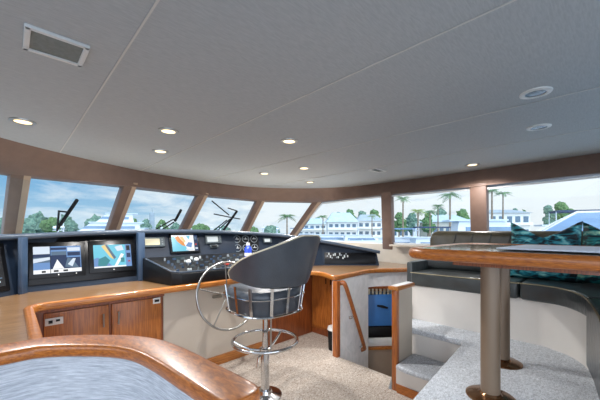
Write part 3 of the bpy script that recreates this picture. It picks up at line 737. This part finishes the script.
c3 = cushion('seat_cushion', [p-V((.012,.0,0)) for p in pth2[k2:]], [(1.68,-.5),(2.98,-.55)], .50, .925, 'leather_dark')
L('piping', tube([V((p.x-.004,p.y,.918)) for p in (front[0],front[k1])], .005, 6), 'piping_tan', c1, smooth=True)
L('piping', tube([V((p.x-.002,p.y+.004,.92)) for p in pth2[:k2+1]], .005, 6), 'piping_tan', c2, smooth=True)
L('piping', tube([V((p.x-.002,p.y+.004,.92)) for p in pth2[k2:]], .005, 6), 'piping_tan', c3, smooth=True)
# backrest along starboard: tufted upper band over lower roll
def roll(pts, w, h, r, mat, name, n=5, parent=None):
    return L(name, sweep(pts, rrect(w,h,r,n)), mat, parent or se_, smooth=True)
bp_ = smooth_path([(3.40,1.40,1.13),(3.44,1.2,1.13),(3.45,.7,1.13),(3.42,.2,1.13),(3.38,-.6,1.13)], 6)
bp2 = [p.copy() for p in bp_]
# tapered rounded port end: build with scales
def scaled_roll(pts, w, h, r, name, mat):
    ring = rrect(w,h,r,5); n = len(pts); sc = []
    for i in range(n):
        d = (pts[i]-pts[0]).length; sc.append(1 if d > .1 else .62+.38*math.sqrt(max(0,1-((.1-d)/.1)**2)))
    return L(name, sweep(pts, ring, scales=sc), mat, se_, smooth=True)
dense = resample(bp_, 40)
dense = [dense[0]+(dense[0]-dense[1]).normalized()*-.0] + resample([dense[0],dense[2]],8)[1:] + dense[3:]
bkk = scaled_roll(dense, .14, .40, .06, 'backrest', 'leather_olive')
for y in (1.28,1.12,.96,.8,.64,.48,.3,.1,-.1):
    L('tuft_seam', tube([(3.372,y,1.30),(3.366,y+.02,1.22),(3.372,y+.05,1.14)], .004, 6), 'leather_dark', bkk, smooth=True)
L('lumbar_roll', sweep([p+V((-.09,0,-.14)) for p in resample(bp_,12)], rrect(.1,.15,.045,4)), 'leather_dark', se_, smooth=True)
# forward end panel and shelf behind the back
L('end_panel', prism([(2.9,1.375),(3.5,1.375),(3.5,1.44),(2.9,1.44)], PZ, 1.02), 'leather_slate', se_, bevel=.02)
struct(L('trim_17', prism([(3.53,1.44),(4.25,1.5),(4.25,.0),(4.0,-1.5),(3.5,-1.5)], 1.02, 1.06), 'wall_sand'))

# ------------------------------------------------------------------ pillows
def pillow(label, c, w, h, yaw, lean, roll_, mat, chop=.09):
    c = V(c); n = 14; vs, fs = [], []
    M = Matrix.Rotation(yaw,3,'Z') @ Matrix.Rotation(lean,3,'X') @ Matrix.Rotation(roll_,3,'Y')
    for side in (1,-1):
        for i in range(n+1):
            for j in range(n+1):
                u = i/n*2-1; v = j/n*2-1
                x = u*w/2*(1-.07*(1-v*v)*0-.06*(1-abs(v)**2)*abs(u)); z = v*h/2*(1-.05*(1-u*u)*abs(v))
                if v > 0: z -= chop*max(0,1-abs(u)*1.05)*v**2       # the chopped top
                y = side*.075*((1-u**4)*(1-v**4))**.5
                y *= 1-.25*max(0,v)*(1-abs(u))
                vs.append(c+M@V((x,y,z)))
    m = n+1
    for s in (0,1):
        for i in range(n):
            for j in range(n):
                a = s*m*m+i*m+j; fs.append((a,a+m,a+m+1,a+1))
    me = link('cushion', vs, fs, mat, smooth=True)
    bm = bmesh.new(); bm.from_mesh(me.data); bmesh.ops.remove_doubles(bm, verts=bm.verts, dist=.0005); bmesh.ops.recalc_face_normals(bm, faces=bm.faces); bm.to_mesh(me.data); bm.free()
    for p in me.data.polygons: p.use_smooth = True
    return tag(me, label, 'cushion', 'patterned teal cushions on the settee')
pillow('teal patterned cushion with chopped top, leftmost on the settee', (3.22,.385,1.165), .48, .50, math.radians(-90), math.radians(-10), 0, 'teal_print', .14)
pillow('green and black patterned cushion right of the chopped teal one', (3.10,-.06,1.155), .44, .46, math.radians(-82), math.radians(-14), math.radians(6), 'teal_print_b', .10)
pillow('dark teal cushion at the right picture edge behind the green one', (3.30,-.24,1.21), .48, .50, math.radians(-96), math.radians(-8), 0, 'teal_print', .05)

# ------------------------------------------------------------------ ceiling fittings
def downlight(x, y, on, label):
    t = thing('ceiling_downlight', label, 'ceiling light', (x,y,CEIL), 'recessed downlights')
    L('ring', lathe((x,y,CEIL-.008),[(.05,.012),(.05,0),(.062,-.002),(.075,.002),(.076,.008),(.05,.012)],28), 'ring_white' if not on else 'brushed_steel', t, smooth=True)
    L('lens', lathe((x,y,CEIL-.004),[(.001,.003),(.05,.003),(.05,0),(.001,-.002)],24), 'lens_on' if on else 'lens_off', t, smooth=True)
    if on:
        l = bpy.data.lights.new('downlight_lamp','SPOT'); l.energy = 52 if x < 3.8 else 26; l.color = (1,.97,.94); l.spot_size = math.radians(150); l.spot_blend = .6; l.shadow_soft_size = .04
        o = bpy.data.objects.new('downlight_lamp', l); COL.objects.link(o); o.location = (x,y,CEIL-.03)
for a in [(.07,2.90,1,'lit downlight at far left near the header'),(.89,2.39,1,'lit downlight between the two left ceiling seams, nearer one'),(1.06,3.05,1,'lit downlight above the small chart screen near the header'),
          (1.74,1.93,1,'lit downlight alone on the wide middle ceiling panel'),(2.48,3.25,1,'small lit downlight above the middle of the windshield'),(2.62,2.63,1,'lit downlight above the stool, beyond the middle panel'),
          (3.44,3.32,1,'farthest lit downlight near the windshield corner'),(3.90,1.12,1,'lit downlight close to the starboard header'),
          (2.13,.29,0,'unlit white-ringed downlight, larger of the two at upper right'),(2.85,.37,0,'unlit white-ringed downlight nearer the starboard windows')]:
    downlight(*a)
vg = thing('ceiling_speaker', 'square white-framed speaker grille in the ceiling at upper left', 'speaker grille', (.143,1.625,CEIL))
c = (.143,1.625)
L('frame', merge([box((c[0],c[1]+s*.093,CEIL-.006),(.205,.02,.014)) for s in (-1,1)]+[box((c[0]+s*.093,c[1],CEIL-.006),(.02,.205,.014)) for s in (-1,1)]), 'ring_white', vg, bevel=.003)
L('mesh', box((c[0],c[1],CEIL-.003),(.168,.168,.006)), 'grille', vg)
v2 = thing('ceiling_vent', 'small white air vent in the ceiling near the starboard windows', 'vent', (3.38,2.07,CEIL))
L('frame', merge([box((3.38,2.07+s*.05,CEIL-.004),(.24,.015,.01)) for s in (-1,1)]+[box((3.38+s*.115,2.07,CEIL-.004),(.015,.11,.01)) for s in (-1,1)]), 'ring_white', v2)
for k in range(4): L('slat', box((3.38,2.04+.02*k,CEIL-.003),(.21,.008,.006)), 'grille', v2)

# ------------------------------------------------------------------ windshield wipers (outside the glass)
def gp(X, z, extra=.14):      # a spot just outside the raked windshield
    for i in range(2,7):
        if wbot[i].x <= X <= wbot[i+1].x or i == 6:
            t = (X-wbot[i].x)/(wbot[i+1].x-wbot[i].x); b = wbot[i].lerp(wbot[i+1],t); 
            tt = (X-wtop[i].x)/(wtop[i+1].x-wtop[i].x); h = wtop[i].lerp(wtop[i+1],min(max(tt,0),1))
            f = (z-b.z)/(h.z-b.z); return V((X, b.y+(h.y-b.y)*f+extra, z))
def pixg(u, v):               # where the sight line through a picture spot meets the raked glass
    x = (u-300)/300; d = FW+RT*x; dz = (231-v)/300; lo, hi = 2.0, 9.0
    for _ in range(40):
        k = (lo+hi)/2; q = gp(d.x*k, ZC+dz*k)
        if d.y*k < q.y: lo = k
        else: hi = k
    return V((d.x*lo, d.y*lo, ZC+dz*lo))
def wiper(label, blade, arms):
    b0 = pixg(*blade[0]); t = thing('windshield_wiper', label, 'wiper', tuple(b0), 'windshield wipers')
    L('blade', tube([pixg(*p) for p in blade], .022, 6, scales=None), 'black_matte', t, smooth=True)
    for a in arms: L('arm', tube([pixg(*p) for p in a], .011, 6), 'black_matte', t, smooth=True)
wiper('thick black wiper outside the leftmost large windshield pane', [(60,225),(77,200)], [[(57,231),(59,211)],[(57,231),(68,212)],[(58,211),(67,212)]])
wiper('black wiper with pale arm outside the second windshield pane', [(175,221),(181,210)], [[(153,231),(172,220),(176,219)],[(160,231),(174,222)]])
wiper('black crossed wiper and arms outside the third windshield pane', [(223,231),(237,211)], [[(212,201),(229,215)],[(214,214),(229,217)],[(213,231),(227,220)],[(217,231),(230,219)],[(229,217),(240,219)],[(237,211),(228,208)]])

# ------------------------------------------------------------------ outside
SEA = -4.0
struct(L('harbor_water', prism([tuple(far(-1500,900)[:2]), tuple(far(2600,900)[:2]), tuple((FW*-60+RT*500)[:2]), tuple((FW*-60-RT*500)[:2])], SEA-.2, SEA), 'water'))
struct(L('far_shore', prism([tuple(far(-500,230)[:2]), tuple(far(250,215)[:2]), tuple(far(300,150)[:2]), tuple(far(480,120)[:2]), tuple(far(750,110)[:2]), tuple(far(900,400)[:2]), tuple(far(-600,420)[:2])], SEA-.1, SEA+1.2), 'sand'))
G0 = SEA+1.2
def blob(c, r, seed, squash=.8, sub=2, amp=.35, fr=1.6):
    bm = bmesh.new(); bmesh.ops.create_icosphere(bm, subdivisions=sub, radius=1)
    vs = []
    for v in bm.verts:
        k = 1+amp*noise.noise(v.co*fr+V((seed,seed*.7,3)))+amp*.6*noise.noise(v.co*fr*3+V((seed,1,seed)))
        vs.append(V((c[0]+v.co.x*r*k, c[1]+v.co.y*r*k, c[2]+v.co.z*r*k*squash)))
    fs = [tuple(v.index for v in f.verts) for f in bm.faces]; bm.free(); return vs, fs
def tree(u, D, vtop, wpx, label, mat='leaves', seed=1):
    p = far(u, D, G0); H = zat(vtop,D)-G0; R = wpx/2/300*D
    t = thing('broadleaf_tree', label, 'tree', tuple(p), 'trees on the shore')
    L('trunk', tube([p, p+V((0,0,H*.5))], R*.07+.1, 6), 'bark', t)
    random.seed(seed); parts = []
    for k in range(9):
        a = random.uniform(0,2*PI); q = random.uniform(0,.62)*R; rr = R*random.uniform(.36,.55)
        parts.append(blob((p.x+math.cos(a)*q, p.y+math.sin(a)*q, G0+H*random.uniform(.35,.62)), rr, seed+k, min(1.1,H*.42/rr), 3, .45, 2.2))
    parts.append(blob((p.x,p.y,G0+H*.72), R*.45, seed+20, min(1.2,H*.3/(R*.45)), 3, .45, 2.2))
    # loose leaf tufts breaking the outline
    for k in range(70):
        b = parts[k % len(parts)][0]; q = random.choice(b); parts.append(blob(q, R*.05+.08, k, 1, 1, .5))
    L('crown', merge(parts), mat, t)
def palm(u, D, vtop, wpx, label, mat='palm_green', seed=1, n=15, lean=0):
    p = far(u, D, G0); H = zat(vtop,D)-G0; R = wpx/2/300*D; Hc = H-R*.35
    t = thing('palm_tree', label, 'palm tree', tuple(p), 'palms on the shore')
    hd = p+V((lean,lean*.3,Hc))
    L('trunk', tube([p, p+V((lean*.2,0,Hc*.4)), p+V((lean*.6,lean*.1,Hc*.75)), hd], .26, 8, scales=[1.2,.95,.8,.75]), 'bark', t, smooth=True)
    random.seed(seed)
    for k in range(n):
        a = 2*PI*k/n+random.uniform(-.2,.2); el = random.uniform(-.15,1.0); ln = R*random.uniform(.85,1.15)
        d = V((math.cos(a),math.sin(a),0)); vs, fs = [], []; S = 9; pts = []
        for s in range(S+1):
            f = s/S; pts.append(hd + d*ln*f*math.cos(el*(1-f*.4)) + V((0,0,ln*(math.sin(el)*f*.75-.55*f*f))))
        sd = V((-d.y,d.x,0))
        for s in range(S):
            for sg in (-1,1):
                f = (s+.5)/S; wdt = ln*.26*math.sin(PI*min(.95,f*.85+.12)); b = len(vs)
                a_, b_ = pts[s], pts[s].lerp(pts[s+1], .62)
                tip = (a_+b_)/2+sd*sg*wdt+d*ln*.06-V((0,0,wdt*.55))
                vs += [a_,b_,tip,tip+(a_-b_)*.3]; fs.append((b,b+1,b+2,b+3))
        L('frond', (vs, fs), mat, t)
tree_specs = [(14,150,216,34,'leaves_blue'),(38,180,213,26,'leaves_blue'),(52,170,217,22,'leaves'),(66,180,214,20,'leaves_blue'),(96,190,216,24,'leaves_blue'),(110,222,220,20,'leaves'),
  (133,150,216,16,'leaves'),(146,150,217,14,'leaves_blue'),(162,190,219,16,'leaves'),(176,200,222,14,'leaves_blue'),(200,200,224,18,'leaves'),(222,210,226,20,'leaves_blue'),(250,200,227,18,'leaves'),(272,200,226,20,'leaves_blue')]
place = ['left edge of the windshield','left of the white yacht','behind the yacht bow','behind the yacht mast','right of the yacht cabin','beside the second mullion','left of the second pane','middle left of the second pane','middle of the second pane','behind the pale wiper arm','below the third mullion','in the third pane','beside the fourth mullion','left of the small palm']
for k, (s, pl) in enumerate(zip(tree_specs, place)): tree(s[0], s[1], s[2], s[3], 'green shore tree seen at the '+pl if k == 0 else 'green shore tree seen '+pl, s[4], k+1)
tr2 = [(338,230,209,16,'behind the left end of the pale roof'),(350,235,205,16,'as the tallest clump over the pale roof'),(362,240,208,18,'over the middle of the pale roof'),(374,268,206,18,'beside the dark side post'),(318,225,214,12,'over the small gable'),
       (399,120,207,16,'at the left edge of the first side window'),(412,125,208,16,'behind the slim palm'),(428,100,207,16,'between the two tall palms'),(441,155,204,20,'left of the tallest palm'),(462,160,206,20,'right of the tallest palm'),
       (515,180,200,9,'beside the right-hand palm'),(524,160,203,10,'low over the marina roofs'),(548,150,198,16,'above the dark boat'),(561,185,196,22,'above the white yacht deck')]
for k, (u,D,v,w,pl) in enumerate(tr2): tree(u,D,v,w,'bushy tree on the right-hand shore '+pl, 'leaves' if k % 2 else 'leaves_blue', 40+k)
for k, (u,D,v,w,pl,mt) in enumerate([(287,95,212,22,'small palm between the last mullion and the windshield corner','palm_green'),(323,120,214,13,'tiny palm over the left white house','palm_green'),(372,125,214,12,'small palm in front of the white house by the side post','palm_green'),
      (403,85,195,17,'slim palm at the left of the first side window','palm_green'),(418,80,207,20,'low yellowish palm left of centre in the first side window','palm_yellow'),(430,92,208,18,'low spreading palm right of the yellowish one','palm_green'),(438,108,203,16,'mid-height palm left of the tallest palm','palm_green'),(450,70,190,24,'tallest palm in the first side window','palm_green'),
      (492,75,187,17,'tall palm at the left edge of the right window','palm_green'),(503,90,190,17,'palm just right of the tall one in the right window','palm_green')]):
    palm(u,D,v,w,pl,mt,90+k)
def house(u0, u1, D, veave, vridge, vbase, label, wmat='wall_white', rmat='roof_pale', rows_=2, nwin=5, depth=12, skip=0):
    a = far(u0,D,0); b = far(u1,D,0); t = (b-a).normalized(); nn = V((t.y,-t.x,0)); nn = nn if nn.dot(FW) < 0 else -nn; W_ = (b-a).length
    zb, ze, zr = max(G0, zat(vbase,D)) if vbase else G0, zat(veave,D), zat(vridge,D)
    h = thing('waterfront_house', label, 'house', tuple((a+b)/2+V((0,0,zb))), 'houses across the harbour')
    p = [a,b,b-nn*depth,a-nn*depth]
    L('wall', prism([(q.x,q.y) for q in p], G0-.2, ze), wmat, h)
    e = [a-t*1+nn*1.2, b+t*1+nn*1.2, b+t*1-nn*(depth+1), a-t*1-nn*(depth+1)]; r0 = a+t*W_*.18-nn*depth/2; r1 = b-t*W_*.18-nn*depth/2
    vs = [V((q.x,q.y,ze)) for q in e]+[V((r0.x,r0.y,zr)),V((r1.x,r1.y,zr))]
    L('roof', (vs, [(0,1,5,4),(1,2,5),(2,3,4,5),(3,0,4),(3,2,1,0)]), rmat, h)
    Hh = ze-G0
    for r in range(rows_):
        for k in range(nwin):
            c = a+t*W_*(k+.5)/nwin; z0 = G0+Hh*(r+.28)/rows_; z1 = G0+Hh*(r+.75)/rows_; w = W_/nwin*.3
            q = [c-t*w, c+t*w, c+t*w+nn*.15, c-t*w+nn*.15]
            L('window', prism([(x.x,x.y) for x in q], z0, z1), 'house_window', h)
        zf = G0+Hh*(r+.12)/rows_
        q = [a+nn*.1,b+nn*.1,b+nn*2,a+nn*2]
        L('balcony', merge([prism([(x.x,x.y) for x in q], zf-.3, zf), prism([(x.x,x.y) for x in (a+nn*1.9,b+nn*1.9,b+nn*2,a+nn*2)], zf, zf+1)]), 'wall_white', h)
house(298,326,205,224,218,None,'white house with pale roof at the left of the corner pane')
house(328,357,165,222,212,None,'largest white house with wide pale roof in the corner pane','wall_white','roof_pale',2,5)
house(358,382,188,221,214,None,'white house with blue door panel beside the dark side post','wall_white','roof_grey',2,4)
house(392,420,150,226,221,None,'low white house at the left of the first side window','wall_white','roof_pale',1,5)
house(432,470,115,222,214,None,'white house with blue-grey roof behind the tallest palm','wall_cream','roof_pale',1,6)
house(489,530,150,213,209,None,'long pale house left in the right-hand window','wall_white','roof_grey',2,5)
house(120,128,210,222,219,None,'small pale house in the second pane by its mullion','wall_white','roof_grey',1,2)
house(262,279,228,229,226,None,'low pale house left of the small palm','wall_white','roof_pale',1,3)
tw = thing('shore_tower', 'slim grey tower rising over the trees in the second pane', 'tower', tuple(far(152,200,G0)))
p = far(152,200,0); L('shaft', box((p.x,p.y,(G0+zat(213,200))/2),(2.6,2.6,zat(213,200)-G0)), 'roof_grey', tw); L('spire', tube([(p.x,p.y,zat(213,200)),(p.x,p.y,zat(208,200))],.5,6,scales=[1,.3]), 'roof_grey', tw)

# boats
def yacht(label, u, D, length, heading, decks, h_free=2.6, beam=6, mast=True, canopy=None):
    c = far(u, D, SEA); t = V((math.cos(heading),math.sin(heading),0)); s = V((-t.y,t.x,0))
    y = thing('motor_yacht', label, 'boat', tuple(c))
    rows = []
    for k in range(9):
        f = k/8; x = (f-.5)*length; w = beam/2*(1 if f < .55 else max(.03,math.sqrt(max(0,1-((f-.55)/.45)**2)))); sh = h_free*(1+.35*f*f)
        rows.append([c+t*x-s*w*.7+V((0,0,-.3)), c+t*x-s*w+V((0,0,sh)), c+t*x+s*w+V((0,0,sh)), c+t*x+s*w*.7+V((0,0,-.3))])
    g = grid_surface([r+[r[0]] for r in rows]); g[1].append((0,1,2,3)); 
    L('hull', g, 'hull_white', y)
    z = SEA+h_free*1.05; x0, x1 = -.44*length, .22*length; w = beam*.42
    for k in range(decks):
        hh = 2.2*(1-.08*k)
        P4 = lambda a,b,ww,zz: [c+t*a-s*ww+V((0,0,zz-SEA)), c+t*b-s*ww+V((0,0,zz-SEA)), c+t*b+s*ww+V((0,0,zz-SEA)), c+t*a+s*ww+V((0,0,zz-SEA))]
        vs = P4(x0,x1,w,z)+P4(x0+.3,x1-hh*1.1,w*.94,z+hh)
        L('deckhouse', (vs, [(3,2,1,0),(4,5,6,7),(0,1,5,4),(1,2,6,5),(2,3,7,6),(3,0,4,7)]), 'hull_white', y)
        vs = P4(x0+1,x1+.06-hh*.35,w*1.01,z+hh*.35)+P4(x0+1,x1+.06-hh*.70,w*.985,z+hh*.66)
        L('window_band', (vs, [(3,2,1,0),(4,5,6,7),(0,1,5,4),(1,2,6,5),(2,3,7,6),(3,0,4,7)]), 'boat_glass', y)
        q = P4(x0-.8,x1-hh*.9,w*1.08,z+hh)
        L('deck', (q+[v+V((0,0,.18)) for v in q], [(3,2,1,0),(4,5,6,7),(0,1,5,4),(1,2,6,5),(2,3,7,6),(3,0,4,7)]), 'deck_white', y)
        z += hh+.18; x0 += length*.05; x1 -= length*.13; w *= .86
    if canopy:
        q = P4(x0,x1,w,z+1.6); L('canopy', (q+[v+V((0,0,.25)) for v in q], [(3,2,1,0),(4,5,6,7),(0,1,5,4),(1,2,6,5),(2,3,7,6),(3,0,4,7)]), canopy, y)
        for a,b in ((x0,-w),(x0,w),(x1,-w),(x1,w)): L('canopy_post', tube([c+t*a+s*b*.9+V((0,0,z-SEA)), c+t*a+s*b*.9+V((0,0,z-SEA+1.7))],.05,6), 'hull_white', y)
    if mast:
        m0 = c+t*(x0+x1)/2+V((0,0,z-SEA))
        L('mast', merge([tube([m0,m0+V((0,0,3.2))],.12,6,scales=[1.6,.6]), bar(m0-s*1.6+V((0,0,1.5)), m0+s*1.6+V((0,0,1.5)), .12,.12)]), 'hull_white', y)
        L('radar_dome', blob(tuple(m0+V((0,0,1.95))+s*.7), .45, 1, .7, 2, 0), 'hull_white', y, smooth=True)
    return y
yacht('big white motor yacht with mast in the leftmost large pane', 91, 66, 24, math.radians(168), 3)
yacht('smaller white boat left of the big yacht', 54, 70, 12, math.radians(160), 1, 1.8, 4)
yacht('white boat low in the second pane', 132, 125, 16, math.radians(140), 2, 2, 5)
yacht('white boat behind the pale wiper in the second pane', 168, 100, 14, math.radians(-30), 1, 2, 5)
yacht('white boat low in the third pane', 205, 110, 16, math.radians(150), 1, 2, 5)
yacht('white boat low in the fourth pane', 256, 110, 18, math.radians(150), 1, 2, 5)
yacht('white boat moored left in the corner pane', 309, 100, 16, math.radians(-40), 1, 2, 5, False, 'canvas_blue')
yacht('white cruiser moored below the wide pale roof', 335, 95, 16, math.radians(-42), 1, 1.8, 5, False)
yacht('white cruiser moored beside the dark side post', 366, 88, 15, math.radians(-46), 1, 1.8, 5)
yacht('white boat with blue canopy left in the first side window', 408, 62, 14, math.radians(-60), 1, 1.6, 4.4, False, 'canvas_blue')
yacht('white cruiser right in the first side window', 446, 55, 14, math.radians(-48), 1, 1.8, 4.6, False, 'canvas_navy')
yacht('dark-windowed yacht left in the right-hand window', 506, 36, 15, math.radians(-58), 2, 2.0, 5, False)
yacht('yacht with grey canopy at top right of the right-hand window', 607, 38, 16, math.radians(-70), 2, 1.5, 5.2, False, 'canvas_navy')
for (u,D,ln,hd,lab) in [(66,52,8,20,'small white boat with thin mast between the wiper and the big yacht'),(112,160,10,160,'small white boat low beside the second mullion'),(140,80,9,30,'small white boat low in the middle of the second pane'),(186,95,9,160,'small white boat beside the third mullion'),(224,90,10,20,'small white boat low in the middle of the third pane'),(272,88,10,150,'small white boat left of the small palm'),(422,70,9,-50,'small white boat in the middle of the first side window'),(529,60,12,-50,'small white cruiser in the middle of the right-hand window')]:
    yacht(lab, u, D, ln, math.radians(hd), 1, 1.5, 3.4)
# docks
for k,(u0,u1,D,lab) in enumerate([(290,382,74,'long pale floating dock below the corner pane houses'),(390,475,50,'pale floating dock in the first side window')]):
    a = far(u0,D,0); b = far(u1,D,0); d = thing('floating_dock', lab, 'dock', tuple((a+b)/2+V((0,0,SEA))), 'harbour docks')
    L('deck', prism([(a.x,a.y),(b.x,b.y),(b+FW*2.4)[:2],(a+FW*2.4)[:2]], SEA, SEA+.7), 'dock_grey', d)
    for j in range(7):
        q = a.lerp(b,(j+.5)/7); L('piling', tube([(q.x,q.y,SEA),(q.x,q.y,SEA+3.2)],.18,8), 'hull_white', d)
# neighbouring yacht close alongside, only its foredeck and windshield in sight
ny = thing('neighbour_yacht', 'large white yacht close alongside with broad blue windshield cover in right-hand window', 'boat', (15,1.5,SEA))
def q3(u,v,D): p = far(u,D,0); return V((p.x,p.y,zat(v,D)))
fr = [q3(519,239,9),q3(560,219,11),q3(577,211,12.5),q3(640,210,12.5),q3(700,212,12),q3(700,245,8.5),q3(519,245,8.5)]
cov = [q3(530,241,8.3),q3(577,214.5,11),q3(640,213,11),q3(700,246,7.8)]
L('hull', (lambda f: (f+[V((p.x+.6,p.y-.1,SEA-.1)) for p in f], [tuple(range(7)), tuple(range(7,14))[::-1]]+[(i,(i+1)%7,7+(i+1)%7,7+i) for i in range(7)]))(fr), 'hull_white', ny)
nr = (cov[1]-cov[0]).cross(cov[3]-cov[0]).normalized(); nr = nr if nr.z > 0 else -nr
L('windshield_cover', (cov+[p+nr*.06 for p in cov], [(3,2,1,0),(4,5,6,7),(0,1,5,4),(1,2,6,5),(2,3,7,6),(3,0,4,7)]), 'canvas_blue', ny)

# ------------------------------------------------------------------ light
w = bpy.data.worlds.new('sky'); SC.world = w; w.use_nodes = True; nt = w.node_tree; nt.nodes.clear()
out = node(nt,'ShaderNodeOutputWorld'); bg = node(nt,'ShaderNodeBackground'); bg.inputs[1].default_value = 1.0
tc = node(nt,'ShaderNodeTexCoord'); mp = node(nt,'ShaderNodeMapping'); mp.inputs['Scale'].default_value = (1.4,1.4,5.5); nt.links.new(tc.outputs['Generated'], mp.inputs['Vector'])
ns = node(nt,'ShaderNodeTexNoise', Scale=3.6, Detail=8.0, Roughness=.6, Distortion=.4); nt.links.new(mp.outputs[0], ns.inputs['Vector'])
sx = node(nt,'ShaderNodeSeparateXYZ'); nt.links.new(tc.outputs['Generated'], sx.inputs[0])
grad = node(nt,'ShaderNodeValToRGB'); cr_ = grad.color_ramp
cr_.elements[0].position = 0; cr_.elements[0].color = lin((186,216,234)); cr_.elements[1].position = .5; cr_.elements[1].color = lin((96,152,206))
e = cr_.elements.new(.12); e.color = lin((132,184,222)); nt.links.new(sx.outputs['Z'], grad.inputs[0])
# more cloud cover towards starboard
ad = node(nt,'ShaderNodeMath', operation='MULTIPLY_ADD'); nt.links.new(sx.outputs['X'], ad.inputs[0]); ad.inputs[1].default_value = .42; ad.inputs[2].default_value = -.13
a2 = node(nt,'ShaderNodeMath', operation='ADD'); nt.links.new(ns.outputs['Fac'], a2.inputs[0]); nt.links.new(ad.outputs[0], a2.inputs[1])
cl = node(nt,'ShaderNodeValToRGB'); cl.color_ramp.elements[0].position = .38; cl.color_ramp.elements[0].color = (0,0,0,1); cl.color_ramp.elements[1].position = .66; cl.color_ramp.elements[1].color = (1,1,1,1); nt.links.new(a2.outputs[0], cl.inputs[0])
mx = node(nt,'ShaderNodeMix'); mx.data_type = 'RGBA'; nt.links.new(cl.outputs[0], mx.inputs[0]); nt.links.new(grad.outputs[0], mx.inputs[6]); mx.inputs[7].default_value = lin((250,252,253))
# sky brightened astern, an added soft fill light for the interior
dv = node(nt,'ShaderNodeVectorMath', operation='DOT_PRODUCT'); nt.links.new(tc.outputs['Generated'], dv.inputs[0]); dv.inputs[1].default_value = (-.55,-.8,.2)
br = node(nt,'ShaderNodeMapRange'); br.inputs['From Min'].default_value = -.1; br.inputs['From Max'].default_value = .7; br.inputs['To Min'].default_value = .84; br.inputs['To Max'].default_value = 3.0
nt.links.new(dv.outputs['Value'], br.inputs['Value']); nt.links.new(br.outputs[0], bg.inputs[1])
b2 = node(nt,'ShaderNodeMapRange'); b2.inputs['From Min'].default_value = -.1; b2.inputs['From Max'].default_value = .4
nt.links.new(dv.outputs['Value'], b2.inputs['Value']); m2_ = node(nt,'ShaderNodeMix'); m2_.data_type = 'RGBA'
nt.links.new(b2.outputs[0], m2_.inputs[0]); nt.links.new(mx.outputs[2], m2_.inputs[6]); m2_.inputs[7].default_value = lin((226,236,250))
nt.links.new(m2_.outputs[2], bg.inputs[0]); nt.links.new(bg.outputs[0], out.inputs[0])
sun = bpy.data.lights.new('sun','SUN'); sun.energy = .9; sun.angle = math.radians(4); sun.color = (1,.96,.9)
so = bpy.data.objects.new('sun', sun); COL.objects.link(so); so.rotation_euler = (math.radians(28), 0, math.radians(-30)); so.location = (0,0,30)

SC.view_settings.view_transform = 'Standard'; SC.view_settings.look = 'None'; SC.view_settings.gamma = 1; SC.view_settings.use_curve_mapping = False
SC.view_settings.exposure = .35
